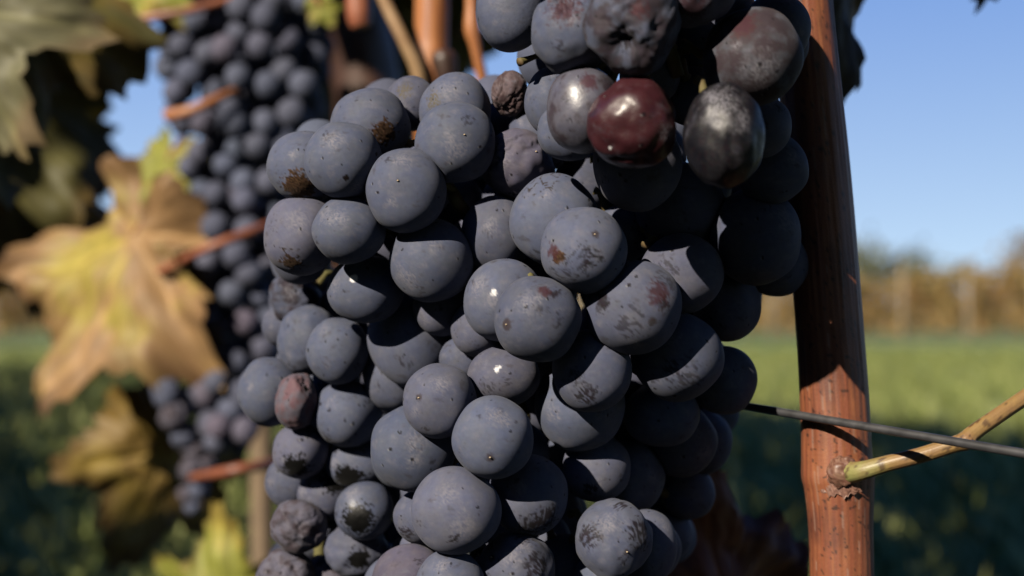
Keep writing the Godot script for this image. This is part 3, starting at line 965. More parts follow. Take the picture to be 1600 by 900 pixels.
	b(1.1, 439.5, -306.2, 6.66, {"n": 16})
	b(8.5, 434.3, -286.7, 6.46, {"n": 16})
	b(29.7, 454.6, -283.8, 6.24, {"n": 16})
	b(17.7, 402.5, -303.0, 6.82, {"n": 16})
	b(-30.6, 433.7, -289.5, 6.28, {"n": 16})
	b(48.3, 450.5, -292.9, 6.69, {"n": 16})
	b(20.3, 366.3, -305.2, 6.66, {"n": 16})
	b(-27.4, 467.2, -302.8, 6.49, {"n": 16})
	b(40.8, 409.8, -294.7, 6.85, {"n": 16})
	b(7.3, 459.3, -285.6, 6.64, {"n": 16})
	b(20.4, 427.3, -286.3, 6.74, {"n": 16})
	b(-18.9, 453.6, -303.2, 6.01, {"n": 16})
	b(50.6, 460.5, -302.8, 5.98, {"n": 16})
	b(-10.2, 420.1, -288.9, 6.21, {"n": 16})
	b(-15.2, 387.2, -275.8, 6.83, {"n": 16})
	b(35.6, 437.7, -292.8, 6.82, {"n": 16})
	b(-33.9, 441.3, -302.3, 6.02, {"n": 16})
	b(-16.9, 438.0, -305.6, 6.04, {"n": 16})
	b(29.4, 416.7, -288.9, 6.64, {"n": 16})
	b(-0.4, 444.2, -278.7, 6.08, {"n": 16})
	b(-22.4, 397.2, -305.4, 6.80, {"n": 16})
	b(5.4, 365.8, -309.1, 6.44, {"n": 16})
	b(7.9, 426.9, -296.1, 5.98, {"n": 16})
	b(34.5, 418.7, -307.9, 6.37, {"n": 16})
	b(11.4, 413.3, -296.8, 6.18, {"n": 16})
	b(50.2, 450.7, -270.6, 6.44, {"n": 16})
	b(5.4, 421.6, -270.6, 6.54, {"n": 16})
	b(15.4, 450.0, -292.6, 6.55, {"n": 16})
	b(-19.9, 364.5, -305.4, 6.37, {"n": 16})
	b(13.0, 394.4, -282.7, 6.05, {"n": 16})
	b(0.6, 394.1, -271.3, 6.88, {"n": 16})
	b(30.3, 404.9, -307.5, 6.48, {"n": 16})
	b(-23.5, 367.3, -279.0, 6.29, {"n": 16})
	b(-42.3, 458.7, -302.8, 5.99, {"n": 16})
	b(29.0, 424.1, -273.2, 6.76, {"n": 16})
	b(-2.5, 460.7, -277.3, 6.13, {"n": 16})
	b(38.0, 412.1, -281.3, 5.96, {"n": 16})
	b(-26.4, 424.3, -298.8, 6.86, {"n": 16})
	b(16.4, 369.6, -286.0, 5.80, {"n": 16})
	b(-11.7, 367.7, -282.9, 5.83, {"n": 16})
	b(-13.7, 396.8, -296.4, 6.20, {"n": 16})
	b(18.7, 447.1, -305.5, 5.80, {"n": 16})
	b(-9.7, 423.6, -304.6, 6.69, {"n": 16})
	b(50.4, 437.9, -294.0, 6.47, {"n": 16})
	b(-6.6, 434.7, -273.8, 6.63, {"n": 16})
	b(9.1, 459.9, -302.8, 6.55, {"n": 16})
	b(24.1, 401.2, -284.1, 5.86, {"n": 16})
	b(-18.5, 385.1, -298.9, 6.37, {"n": 16})
	b(27.6, 375.2, -277.0, 6.24, {"n": 16})
	b(-0.9, 389.4, -286.2, 6.05, {"n": 16})
	b(7.2, 473.1, -276.4, 6.29, {"n": 16})
	b(-33.7, 447.6, -274.4, 6.14, {"n": 16})
	b(-13.7, 461.3, -295.9, 6.25, {"n": 16})
	b(-7.4, 406.2, -278.4, 6.32, {"n": 16})
	b(-18.2, 446.7, -272.0, 6.77, {"n": 16})
	b(-19.8, 370.7, -292.8, 6.00, {"n": 16})
	b(20.2, 419.3, -307.8, 6.25, {"n": 16})
	b(35.4, 463.4, -306.2, 6.78, {"n": 16})
	b(23.2, 390.5, -308.7, 6.24, {"n": 16})
	b(10.8, 378.1, -304.1, 6.03, {"n": 16})
	b(34.4, 372.9, -306.8, 6.38, {"n": 16})
	b(-22.6, 392.0, -285.7, 6.09, {"n": 16})
	b(-10.2, 391.0, -308.3, 6.27, {"n": 16})
	b(-43.9, 434.6, -286.3, 6.43, {"n": 16})
	var main := grape_bunch("grape_bunch", "large bunch of dusty blue black grapes in sharp focus at the centre", 40, PackedVector3Array([Vector3(0.0158, 0.486, -0.2604), Vector3(0.0154, 0.4674, -0.2649), Vector3(0.0075, 0.4543, -0.2692), Vector3(0, 0.442, -0.2715), Vector3(-0.0025, 0.4295, -0.2748), Vector3(0, 0.4129, -0.2783), Vector3(0.0026, 0.3977, -0.2767), Vector3(0.0038, 0.3829, -0.273)]))
	put("side_stem", tube(PackedVector3Array([Vector3(-0.0164, 0.4501, -0.2673), Vector3(-0.0121, 0.4458, -0.2614), Vector3(-0.0101, 0.4425, -0.2595), Vector3(-0.0071, 0.4388, -0.2656)]), PackedFloat32Array([0.0013, 0.0012, 0.0013, 0.0011]), 10, "green_stem", 6, 0.1), mats.stem, main, -main.position)
	put("side_stem", tube(PackedVector3Array([Vector3(0.0301, 0.4385, -0.2616), Vector3(0.0271, 0.4363, -0.2567), Vector3(0.0244, 0.4342, -0.2537)]), PackedFloat32Array([0.0007, 0.0006, 0.0009]), 10, "green_stem", 6, 0.1), mats.stem, main, -main.position)
	put("side_stem", tube(PackedVector3Array([Vector3(0.0057, 0.4677, -0.2439), Vector3(0.0036, 0.4666, -0.2419), Vector3(0.0013, 0.4654, -0.2399)]), PackedFloat32Array([0.0006, 0.0005, 0.0008]), 10, "green_stem", 6, 0.1), mats.stem, main, -main.position)
	b(-0.2, 474.3, -240.7, 6.60, {"fat": Vector3(0.95, 1.05, 1), "skin": 1})
	b(9.8, 468.6, -228.3, 7.11, {"lump": 0.03, "dents": [[Vector3(-0.14, 0.51, 0.85), 0.42, 0.22]], "marks": [["rubred", Vector3(-0.21, 0.38, 0.9), 0.507, 0.631]], "label": "grape with a reddish sunken top"})
	b(19.3, 467.5, -219.0, 7.74, {"lump": 0.07, "wr": 0.015, "tint": "grey", "dents": [[Vector3(-0.26, -0.56, 0.79), 0.3, 0.3], [Vector3(0.43, -0.22, 0.88), 0.22, 0.1], [Vector3(-0.15, 0.21, 0.97), 0.25, 0.1], [Vector3(-0.7, -0.05, 0.71), 0.2, 0.08], [Vector3(0.2, -0.75, 0.64), 0.2, 0.08]], "marks": [["rubred", Vector3(0.04, 0.14, 0.99), 0.237, 0.915], ["rub", Vector3(-0.27, -0.49, 0.83), 0.342, 0.826]], "label": "wrinkled grape with a dark hollow"})
	b(29.6, 474.2, -223.0, 6.54, {"fat": Vector3(1.05, 0.95, 1), "lump": 0.04, "tint": "purple", "marks": [["rubred", Vector3(-0.17, -0.69, 0.71), 0.444, 0.712]]})
	b(40.0, 464.3, -228.9, 8.03, {"fat": Vector3(1.02, 0.98, 1), "tint": "mott", "marks": [["rubred", Vector3(-0.35, 0.46, 0.82), 0.318, 0.849], ["dust", Vector3(0.02, -0.46, 0.89), 0.450, 0.705]], "label": "mottled purple grey grape"})
	b(47.1, 472.3, -244.7, 6.14, {"fat": Vector3(0.96, 1.04, 1)})
	b(11.9, 455.4, -229.3, 6.81, {"fat": Vector3(0.95, 1.05, 1), "tint": "greysmooth", "skin": 3, "marks": [["rub", Vector3(-0.47, -0.34, 0.81), 0.125, 0.976], ["rubred", Vector3(0.08, 0.51, 0.86), 0.250, 0.906]], "label": "shiny grey grape with a dark dot"})
	b(19.4, 451.8, -220.1, 7.05, {"lump": 0.045, "tint": "red", "skin": 3, "creases": [[Vector3(-0.39, -0.85, 0.34), 0.25, Vector3(-0.47, 0.5, 0.73)]], "marks": [["speck", Vector3(-0.59, -0.61, 0.53), 0.032, 0.998]], "label": "glossy dark red grape with a bright highlight"})
	b(33.5, 449.5, -218.3, 7.45, {"fat": Vector3(0.88, 1.12, 1), "lump": 0.03, "tint": "dark", "skin": 2, "marks": [["dust", Vector3(-0.2, 0.54, 0.82), 0.544, 0.580], ["dust", Vector3(0.31, 0.19, 0.93), 0.272, 0.889], ["rub", Vector3(-0.18, -0.76, 0.62), 0.544, 0.580]], "label": "glossy black grape with a white highlight"})
	b(7.1, 459.6, -247.4, 5.80, {"fat": Vector3(0.89, 1.11, 1)})
	b(10.0, 453.4, -240.2, 5.35, {"fat": Vector3(1.04, 0.96, 1)})
	b(12.3, 466.9, -252.7, 5.87)
	b(23.7, 462.7, -237.4, 5.29)
	b(31.3, 459.9, -242.3, 5.18)
	b(31.9, 469.8, -246.5, 5.27)
	b(36.9, 462.3, -249.6, 5.33)
	b(37.7, 448.8, -232.3, 4.42)
	b(4.2, 480.6, -224.5, 6.27)
	b(15.6, 480.0, -216.5, 6.45)
	b(27.5, 486.6, -227.1, 6.56)
	b(38.3, 481.2, -228.8, 7.03)
	b(10.7, 490.5, -217.7, 6.09)
	b(21.5, 492.0, -219.1, 6.13)
	b(33.1, 489.0, -236.9, 6.40)
	b(7.8, 489.6, -239.3, 6.69)
	b(15.8, 503.8, -225.9, 5.91)
	b(24.2, 480.7, -254.9, 5.80, {"n": 16})
	b(24.3, 476.5, -239.9, 6.74, {"n": 16})
	b(28.4, 464.8, -258.4, 6.42, {"n": 16})
	b(1.1, 479.4, -255.5, 6.62, {"n": 16})
	b(39.2, 476.1, -254.2, 6.36, {"n": 16})
	b(44.4, 458.9, -258.0, 6.09, {"n": 16})
	b(20.0, 455.2, -257.8, 5.97, {"n": 16})
	b(49.7, 471.9, -257.8, 5.84, {"n": 16})
	b(11.8, 475.4, -239.5, 6.05, {"n": 16})
	grape_bunch("grape_bunch", "bunch of partly glossy grapes above the large bunch, with one dark red grape", 40, PackedVector3Array([Vector3(0.0172, 0.5096, -0.2298), Vector3(0.017, 0.4928, -0.2282), Vector3(0.0199, 0.4785, -0.2306), Vector3(0.0258, 0.4677, -0.2309), Vector3(0.0281, 0.4617, -0.233)]))
	b(-46.5, 425.2, -298.1, 5.52, {"fat": Vector3(1.05, 0.95, 1), "lump": 0.07, "tint": "grey", "dents": [[Vector3(0.72, -0.09, 0.68), 0.4, 0.15], [Vector3(0.31, 0.35, 0.88), 0.3, 0.08]], "label": "lumpy grey grape"})
	b(-42.9, 416.4, -292.2, 7.02, {"fat": Vector3(0.96, 1.04, 1), "lump": 0.03})
	b(-35.5, 414.4, -282.7, 6.60, {"lump": 0.02})
	b(-51.2, 405.5, -293.3, 6.97, {"fat": Vector3(0.97, 1.03, 1)})
	b(-44.3, 404.1, -285.0, 5.07, {"fat": Vector3(0.88, 1.12, 1), "lump": 0.04, "tint": "pink", "dents": [[Vector3(0.47, 0.7, 0.54), 0.38, 0.2], [Vector3(-0.33, 0.41, 0.85), 0.35, 0.12], [Vector3(0.74, -0.33, 0.59), 0.4, 0.12]], "marks": [["pinkish", Vector3(0.08, 0.71, 0.7), 0.571, 0.540], ["black", Vector3(0.63, 0.54, 0.56), 0.156, 0.963]], "label": "small wrinkled pinkish grape"})
	b(-34.2, 401.1, -288.0, 7.18, {"marks": [["rub", Vector3(-0.04, -0.99, 0.1), 0.296, 0.869], ["rub", Vector3(-0.45, -0.75, 0.48), 0.222, 0.925]]})
	b(-44.3, 393.2, -290.8, 5.90, {"marks": [["black", Vector3(-0.05, -0.52, 0.85), 0.500, 0.641]]})
	b(-32.5, 390.6, -293.7, 6.23, {"fat": Vector3(1.04, 0.96, 1), "marks": [["black", Vector3(-0.23, -0.56, 0.8), 0.565, 0.549]]})
	b(-39.9, 383.5, -296.5, 5.60, {"marks": [["black", Vector3(0.38, 0.57, 0.73), 0.488, 0.657]]})
	b(-44.7, 377.7, -289.7, 5.74, {"fat": Vector3(1.07, 0.93, 1), "lump": 0.05, "tint": "raisinlight", "dents": [[Vector3(-0.48, 0.13, 0.87), 0.26, 0.16], [Vector3(0.26, 0.07, 0.96), 0.3, 0.2], [Vector3(0.06, 0.51, 0.86), 0.2, 0.1], [Vector3(0.78, -0.21, 0.59), 0.35, 0.16], [Vector3(-0.21, -0.47, 0.86), 0.3, 0.12]], "creases": [[Vector3(0.47, 0.35, 0.81), 0.5, Vector3(-0.59, 0.81, -0)]], "label": "shrivelled grape with dark pits"})
	b(-30.3, 381.5, -285.9, 6.06, {"fat": Vector3(1.04, 0.96, 1), "skin": 2, "marks": [["black", Vector3(-0.11, -0.19, 0.98), 0.565, 0.549]], "label": "grape with a polished black patch and a glint"})
	b(-32.8, 372.5, -292.2, 6.46, {"fat": Vector3(1.04, 0.96, 1), "lump": 0.05, "marks": [["black", Vector3(0.19, -0.19, 0.96), 0.375, 0.792]]})
	b(-47.5, 367.3, -291.4, 5.70, {"fat": Vector3(1.06, 0.94, 1), "lump": 0.06, "tint": "raisinlight", "dents": [[Vector3(0.5, 0.37, 0.78), 0.3, 0.16], [Vector3(-0.24, 0.56, 0.79), 0.3, 0.12]], "creases": [[Vector3(0.22, 0.56, 0.8), 0.6, Vector3(-0.51, 0.77, -0.4)]]})
	b(-39.3, 366.1, -296.7, 4.92, {"fat": Vector3(1.06, 0.94, 1), "lump": 0.06, "tint": "raisinlight", "dents": [[Vector3(-0.08, 0.49, 0.87), 0.35, 0.18], [Vector3(0.53, 0.53, 0.66), 0.3, 0.12]], "creases": [[Vector3(0.05, 0.56, 0.83), 0.6, Vector3(-0.48, 0.74, -0.47)]]})
	b(-48.1, 385.6, -302.4, 5.86)
	b(-50.2, 419.6, -306.1, 5.10)
	b(-39.4, 420.7, -304.7, 6.34)
	b(-29.8, 417.2, -307.1, 5.39)
	b(-39.5, 405.2, -305.5, 6.49)
	b(-29.8, 392.3, -307.9, 6.39)
	b(-27.3, 381.9, -312.0, 6.33)
	b(-43.4, 397.6, -313.6, 6.66)
	b(-41.6, 373.4, -311.3, 6.31)
	b(-29.6, 365.7, -306.5, 6.49)
	b(-47.6, 410.6, -312.4, 5.77)
	b(-48.0, 401.6, -331.9, 6.94, {"n": 14})
	b(-34.6, 415.5, -322.4, 6.34, {"n": 14})
	b(-44.7, 427.1, -322.3, 6.47, {"n": 14})
	b(-37.3, 376.2, -326.0, 6.76, {"n": 14})
	b(-49.8, 383.1, -325.4, 6.06, {"n": 14})
	b(-43.3, 417.5, -330.2, 5.96, {"n": 14})
	b(-31.0, 392.3, -335.5, 6.14, {"n": 14})
	b(-44.9, 366.3, -334.1, 6.21, {"n": 14})
	b(-23.1, 371.7, -326.4, 6.28, {"n": 14})
	b(-23.3, 397.6, -326.8, 6.90, {"n": 14})
	b(-21.3, 382.9, -332.1, 6.66, {"n": 14})
	b(-24.6, 360.9, -317.2, 6.58, {"n": 14})
	b(-52.2, 425.0, -331.9, 6.04, {"n": 14})
	b(-23.2, 412.4, -315.4, 6.11, {"n": 14})
	b(-38.1, 389.3, -323.1, 5.96, {"n": 14})
	b(-50.0, 363.3, -312.8, 5.82, {"n": 14})
	b(-51.3, 364.1, -324.3, 5.92, {"n": 14})
	b(-57.6, 404.7, -321.4, 6.15, {"n": 14})
	b(-46.9, 433.8, -308.9, 6.72, {"n": 14})
	b(-24.5, 419.3, -331.1, 6.45, {"n": 14})
	b(-32.0, 368.5, -335.8, 6.77, {"n": 14})
	b(-30.6, 405.7, -334.3, 5.98, {"n": 14})
	b(-27.0, 356.9, -332.6, 6.66, {"n": 14})
	b(-39.3, 363.8, -320.0, 6.45, {"n": 14})
	grape_bunch("grape_bunch", "softly blurred bunch with shrivelled grapes at the lower left of the large bunch", 26, PackedVector3Array([Vector3(-0.0339, 0.4306, -0.3048), Vector3(-0.037, 0.4122, -0.3083), Vector3(-0.041, 0.3924, -0.3068), Vector3(-0.0422, 0.3715, -0.3053), Vector3(-0.0419, 0.3565, -0.3037)]))
	b(-132, 451, -741, 7.5)
	b(-120, 422, -691, 7.0)
	b(-149, 370, -753, 6.5)
	b(-154, 488, -722, 7.1)
	b(-150, 594, -700, 7.5, {"tint": "purple", "wr": 0.1})
	b(-159, 415, -741, 6.6)
	b(-151, 450, -687, 7.4)
	b(-170, 557, -750, 7.4)
	b(-105, 531, -719, 7.2)
	b(-106, 554, -727, 7.6)
	b(-148, 385, -710, 6.6)
	b(-172, 564, -706, 7.1)
	b(-122, 598, -703, 6.8)
	b(-141, 403, -706, 7.0, {"tint": "purple", "wr": 0.1})
	b(-165, 431, -748, 6.4)
	b(-125, 507, -679, 6.5)
	b(-101, 555, -702, 7.3)
	b(-133, 376, -711, 6.8)
	b(-118, 472, -691, 7.3)
	b(-124, 408, -689, 7.5)
	b(-154, 581, -725, 7.5)
	b(-109, 519, -720, 6.8)
	b(-154, 520, -689, 6.6, {"tint": "purple", "wr": 0.1})
	b(-116, 434, -702, 6.5)
	b(-145, 362, -714, 6.7)
	b(-122, 457, -716, 6.9)
	b(-103, 582, -690, 7.0)
	b(-159, 397, -737, 7.5)
	b(-121, 447, -691, 6.9)
	b(-149, 356, -757, 6.9)
	b(-124, 483, -717, 6.7)
	b(-159, 502, -710, 7.6, {"tint": "purple", "wr": 0.1})
	b(-163, 584, -737, 7.4)
	b(-121, 516, -737, 7.2)
	b(-126, 440, -710, 7.2)
	b(-144, 537, -739, 7.2)
	b(-119, 490, -729, 7.4)
	b(-117, 567, -745, 7.0)
	b(-134, 434, -737, 6.6)
	b(-142, 412, -734, 6.9)
	b(-159, 594, -712, 7.2, {"tint": "purple", "wr": 0.1})
	b(-127, 550, -727, 6.5)
	b(-147, 484, -687, 6.6)
	b(-104, 539, -688, 6.9)
	b(-139, 529, -687, 7.4)
	b(-170, 511, -724, 6.5)
	b(-149, 469, -725, 7.5)
	b(-151, 402, -746, 7.2)
	b(-138, 368, -729, 6.8)
	b(-154, 385, -698, 7.1, {"tint": "purple", "wr": 0.1})
	b(-159, 452, -728, 7.5)
	b(-138, 507, -696, 6.7)
	b(-159, 458, -755, 7.0)
	b(-157, 505, -755, 7.0)
	b(-155, 496, -739, 7.4)
	b(-152, 360, -730, 7.0)
	b(-150, 417, -723, 6.8)
	b(-135, 529, -715, 6.8)
	b(-131, 420, -683, 6.7, {"tint": "purple", "wr": 0.1})
	b(-115, 493, -741, 7.1)
	b(-135, 429, -719, 7.5)
	b(-150, 511, -746, 6.6)
	b(-110, 525, -689, 7.4)
	b(-140, 432, -703, 7.3)
	b(-154, 380, -720, 7.1)
	b(-154, 405, -704, 7.4)
	b(-153, 428, -706, 7.5)
	b(-130, 564, -710, 6.6, {"tint": "purple", "wr": 0.1})
	b(-175, 585, -720, 7.3)
	b(-147, 457, -754, 6.8)
	b(-119, 582, -690, 7.2)
	b(-131, 534, -698, 7.3)
	b(-155, 474, -702, 6.8)
	b(-170, 595, -745, 7.2)
	b(-154, 546, -726, 6.8)
	b(-166, 510, -739, 7.2)
	b(-174, 575, -702, 6.4, {"tint": "purple", "wr": 0.1})
	b(-149, 384, -742, 6.4)
	b(-157, 486, -698, 6.6)
	b(-150, 536, -692, 6.7)
	b(-107, 485, -698, 7.2)
	b(-129, 533, -735, 6.6)
	b(-174, 550, -704, 6.5)
	b(-105, 503, -711, 6.8)
	b(-163, 564, -729, 7.5)
	b(-151, 446, -757, 6.4, {"tint": "purple", "wr": 0.1})
	b(-116, 585, -710, 6.5)
	b(-112, 468, -720, 6.8)
	b(-180, 583, -738, 7.0)
	b(-153, 375, -705, 6.5)
	b(-148, 574, -687, 7.1)
	b(-133, 597, -715, 7.1)
	b(-143, 403, -692, 6.5)
	b(-170, 541, -713, 7.1)
	b(-175, 544, -728, 6.5, {"tint": "purple", "wr": 0.1})
	b(-155, 551, -707, 6.5)
	b(-130, 424, -702, 7.4)
	b(-156, 505, -691, 6.6)
	b(-152, 452, -714, 6.8)
	b(-150, 429, -755, 7.4)
	b(-150, 466, -739, 6.7)
	b(-162, 521, -753, 7.4)
	b(-136, 400, -684, 6.6)
	b(-127, 584, -746, 6.6, {"tint": "purple", "wr": 0.1})
	b(-169, 523, -709, 6.9)
	b(-131, 403, -733, 7.2)
	b(-120, 470, -709, 7.1)
	b(-162, 428, -736, 7.2)
	b(-160, 382, -757, 7.1)
	b(-157, 529, -726, 7.5)
	b(-133, 565, -737, 6.7)
	b(-138, 592, -742, 7.5)
	b(-145, 369, -687, 6.5, {"tint": "purple", "wr": 0.1})
	b(-128, 463, -694, 6.6)
	b(-128, 550, -743, 7.0)
	b(-159, 572, -693, 6.5)
	b(-125, 558, -686, 7.3)
	b(-132, 423, -742, 7.3)
	b(-143, 512, -732, 7.3)
	b(-121, 538, -684, 6.7)
	b(-149, 587, -755, 7.0)
	b(-105, 505, -696, 6.8, {"tint": "purple", "wr": 0.1})
	b(-133, 490, -685, 6.7)
	b(-118, 505, -713, 7.1)
	b(-143, 382, -732, 6.4)
	b(-128, 401, -713, 7.6)
	b(-152, 439, -698, 6.9)
	b(-182, 556, -732, 7.6)
	b(-154, 455, -702, 7.5)
	b(-118, 535, -708, 7.3)
	b(-145, 572, -754, 7.2, {"tint": "purple", "wr": 0.1})
	b(-151, 475, -752, 6.8)
	b(-130, 479, -695, 6.9)
	b(-167, 585, -707, 6.6)
	b(-125, 505, -698, 6.7)
	b(-179, 571, -729, 7.1)
	b(-168, 603, -733, 7.0)
	b(-159, 389, -727, 6.5)
	b(-132, 386, -688, 7.2)
	b(-177, 531, -729, 7.0, {"tint": "purple", "wr": 0.1})
	b(-103, 535, -702, 6.5)
	b(-158, 566, -716, 7.0)
	b(-156, 543, -747, 6.7)
	b(-142, 415, -690, 7.2)
	b(-142, 499, -687, 6.5)
	b(-168, 533, -747, 7.3)
	b(-165, 490, -735, 6.5)
	b(-168, 473, -748, 7.1)
	b(-134, 513, -751, 6.8, {"tint": "purple", "wr": 0.1})
	b(-97, 573, -701, 6.6)
	b(-116, 569, -705, 7.1)
	b(-144, 424, -737, 7.1)
	b(-137, 409, -745, 6.5)
	b(-136, 366, -702, 7.4)
	b(-148, 444, -731, 6.7)
	b(-120, 490, -685, 6.7)
	b(-144, 406, -722, 6.4)
	b(-115, 604, -746, 6.6, {"tint": "purple", "wr": 0.1})
	b(-139, 503, -711, 6.4)
	b(-138, 387, -717, 6.6)
	b(-142, 560, -744, 6.8)
	b(-129, 576, -705, 6.6)
	b(-164, 476, -727, 7.5)
	b(-142, 521, -745, 7.1)
	b(-134, 587, -689, 6.8)
	b(-123, 519, -687, 7.5)
	b(-119, 510, -750, 6.6, {"tint": "purple", "wr": 0.1})
	b(-152, 441, -720, 7.1)
	b(-135, 541, -680, 6.5)
	b(-151, 554, -685, 6.6)
	b(-140, 517, -720, 7.4)
	b(-126, 414, -727, 6.5)
	b(-140, 498, -757, 6.8)
	b(-142, 444, -743, 7.4)
	b(-143, 568, -726, 7.2)
	b(-141, 483, -731, 7.1, {"tint": "purple", "wr": 0.1})
	b(-102, 587, -707, 7.0)
	b(-151, 513, -703, 7.2)
	b(-112, 561, -689, 6.9)
	b(-146, 415, -750, 6.8)
	b(-162, 370, -747, 6.9)
	b(-157, 610, -751, 7.3)
	b(-160, 484, -743, 7.0)
	b(-106, 573, -735, 7.0)
	b(-127, 546, -706, 6.8, {"tint": "purple", "wr": 0.1})
	b(-169, 536, -695, 7.2)
	b(-142, 481, -716, 6.8)
	b(-133, 607, -738, 7.1)
	b(-138, 435, -683, 6.6)
	b(-122, 473, -744, 6.6)
	b(-136, 388, -703, 7.3)
	b(-133, 416, -718, 6.7)
	b(-135, 392, -748, 6.7)
	b(-143, 608, -747, 7.5, {"tint": "purple", "wr": 0.1})
	b(-134, 448, -719, 7.5)
	b(-137, 550, -698, 6.6)
	b(-133, 467, -747, 7.2)
	b(-115, 566, -726, 6.8)
	b(-167, 461, -742, 7.5)
	b(-151, 604, -731, 7.4)
	b(-121, 440, -727, 6.6)
	b(-131, 480, -680, 6.6)
	b(-124, 406, -703, 6.6, {"tint": "purple", "wr": 0.1})
	b(-142, 500, -745, 7.3)
	b(-164, 559, -688, 7.3)
	b(-120, 504, -741, 6.4)
	b(-150, 539, -714, 7.0)
	b(-151, 592, -741, 6.9)
	b(-138, 536, -750, 7.2)
	b(-151, 557, -696, 6.7)
	b(-148, 468, -692, 7.5)
	b(-157, 525, -710, 7.4, {"tint": "purple", "wr": 0.1})
	b(-110, 595, -726, 7.4)
	b(-135, 468, -704, 7.4)
	b(-119, 536, -696, 6.4)
	b(-122, 571, -681, 7.4)
	b(-130, 576, -730, 7.2)
	b(-121, 457, -747, 7.5)
	b(-130, 466, -681, 6.6)
	b(-112, 460, -703, 6.9)
	b(-137, 463, -735, 7.0, {"tint": "purple", "wr": 0.1})
	b(-120, 581, -737, 6.5)
	b(-183, 567, -740, 6.8)
	b(-130, 499, -721, 7.6)
	b(-122, 520, -723, 6.7)
	b(-164, 501, -726, 7.1)
	b(-108, 483, -712, 7.0)
	b(-123, 519, -701, 6.6)
	b(-148, 361, -696, 6.8)
	b(-132, 400, -696, 6.6, {"tint": "purple", "wr": 0.1})
	b(-115, 548, -742, 7.0)
	b(-130, 524, -753, 7.2)
	b(-161, 432, -723, 6.7)
	b(-129, 489, -740, 7.4)
	b(-150, 554, -718, 6.7)
	b(-156, 580, -710, 7.3)
	b(-158, 358, -748, 7.3)
	b(-148, 487, -750, 7.2)
	b(-138, 488, -706, 7.2, {"tint": "purple", "wr": 0.1})
	b(-117, 528, -747, 7.4)
	b(-152, 491, -710, 6.6)
	b(-136, 454, -683, 6.8)
	b(-113, 539, -724, 6.9)
	b(-140, 377, -695, 7.3)
	b(-110, 604, -735, 6.8)
	b(-160, 379, -737, 6.9)
	b(-117, 536, -736, 6.8)
	b(-141, 598, -753, 6.7, {"tint": "purple", "wr": 0.1})
	b(-113, 583, -722, 7.4)
	b(-167, 553, -737, 6.5)
	b(-155, 449, -745, 7.1)
	b(-140, 458, -711, 6.4)
	b(-124, 434, -689, 6.6)
	b(-144, 551, -754, 6.8)
	b(-101, 551, -715, 7.4)
	b(-136, 446, -698, 6.7)
	b(-127, 540, -718, 7.4, {"tint": "purple", "wr": 0.1})
	b(-127, 583, -716, 6.9)
	b(-161, 594, -727, 7.2)
	b(-110, 500, -723, 7.2)
	b(-137, 554, -714, 6.9)
	b(-109, 589, -738, 6.7)
	b(-140, 579, -699, 7.6)
	b(-136, 564, -687, 6.7)
	b(-167, 527, -736, 7.2)
	b(-125, 598, -751, 7.5, {"tint": "purple", "wr": 0.1})
	b(-105, 569, -709, 6.4)
	b(-147, 519, -757, 7.0)
	b(-152, 421, -693, 6.7)
	b(-108, 511, -734, 6.7)
	b(-165, 577, -728, 6.5)
	b(-135, 591, -703, 7.6)
	b(-109, 599, -709, 7.2)
	b(-161, 411, -725, 6.8)
	b(-147, 591, -728, 6.4, {"tint": "purple", "wr": 0.1})
	b(-126, 441, -749, 7.6)
	b(-144, 405, -759, 6.4)
	b(-137, 430, -756, 7.2)
	b(-100, 566, -724, 6.9)
	b(-160, 589, -694, 6.8)
	b(-153, 570, -743, 7.0)
	b(-164, 389, -746, 7.3)
	b(-143, 366, -744, 6.7)
	b(-132, 367, -687, 6.5, {"tint": "purple", "wr": 0.1})
	b(-162, 396, -756, 7.3)
	b(-160, 465, -716, 7.4)
	b(-131, 561, -723, 6.7)
	b(-173, 555, -721, 7.0)
	b(-152, 511, -721, 6.6)
	b(-164, 415, -751, 7.0)
	b(-124, 426, -725, 6.5)
	b(-123, 464, -727, 6.4)
	b(-137, 587, -720, 6.5, {"tint": "purple", "wr": 0.1})
	b(-160, 580, -751, 7.5)
	b(-134, 496, -697, 6.6)
	b(-151, 398, -717, 7.3)
	b(-114, 546, -691, 7.0)
	b(-144, 392, -755, 6.9)
	b(-123, 419, -713, 7.3)
	b(-166, 492, -710, 7.4)
	b(-115, 513, -694, 7.1)
	b(-116, 551, -702, 6.5, {"tint": "purple", "wr": 0.1})
	b(-163, 499, -699, 6.4)
	b(-123, 602, -726, 6.7)
	b(-170, 568, -741, 7.2)
	b(-132, 474, -714, 6.9)
	b(-156, 517, -738, 6.6)
	b(-147, 391, -690, 6.4)
	b(-120, 595, -737, 6.7)
	b(-142, 576, -737, 7.1)
	b(-108, 523, -704, 7.4, {"tint": "purple", "wr": 0.1})
	b(-131, 511, -708, 7.0)
	b(-143, 417, -706, 7.5)
	b(-115, 467, -736, 7.0)
	b(-112, 526, -730, 6.6)
	b(-146, 498, -723, 6.5)
	b(-147, 601, -716, 6.4)
	b(-167, 497, -746, 6.9)
	b(-135, 389, -728, 6.5)
	b(-142, 541, -727, 6.4, {"tint": "purple", "wr": 0.1})
	b(-141, 570, -712, 7.3)
	b(-123, 484, -751, 6.7)
	b(-118, 449, -705, 6.5)
	b(-146, 498, -701, 7.1)
	b(-114, 458, -687, 6.8)
	b(-177, 569, -717, 6.6)
	b(-179, 545, -738, 6.4)
	b(-148, 528, -701, 6.5)
	b(-146, 588, -687, 6.5, {"tint": "purple", "wr": 0.1})
	b(-131, 453, -754, 7.1)
	b(-136, 523, -702, 6.4)
	b(-116, 594, -686, 6.6)
	b(-135, 477, -754, 6.7)
	b(-146, 468, -711, 6.5)
	b(-134, 576, -681, 7.1)
	b(-118, 454, -729, 6.8)
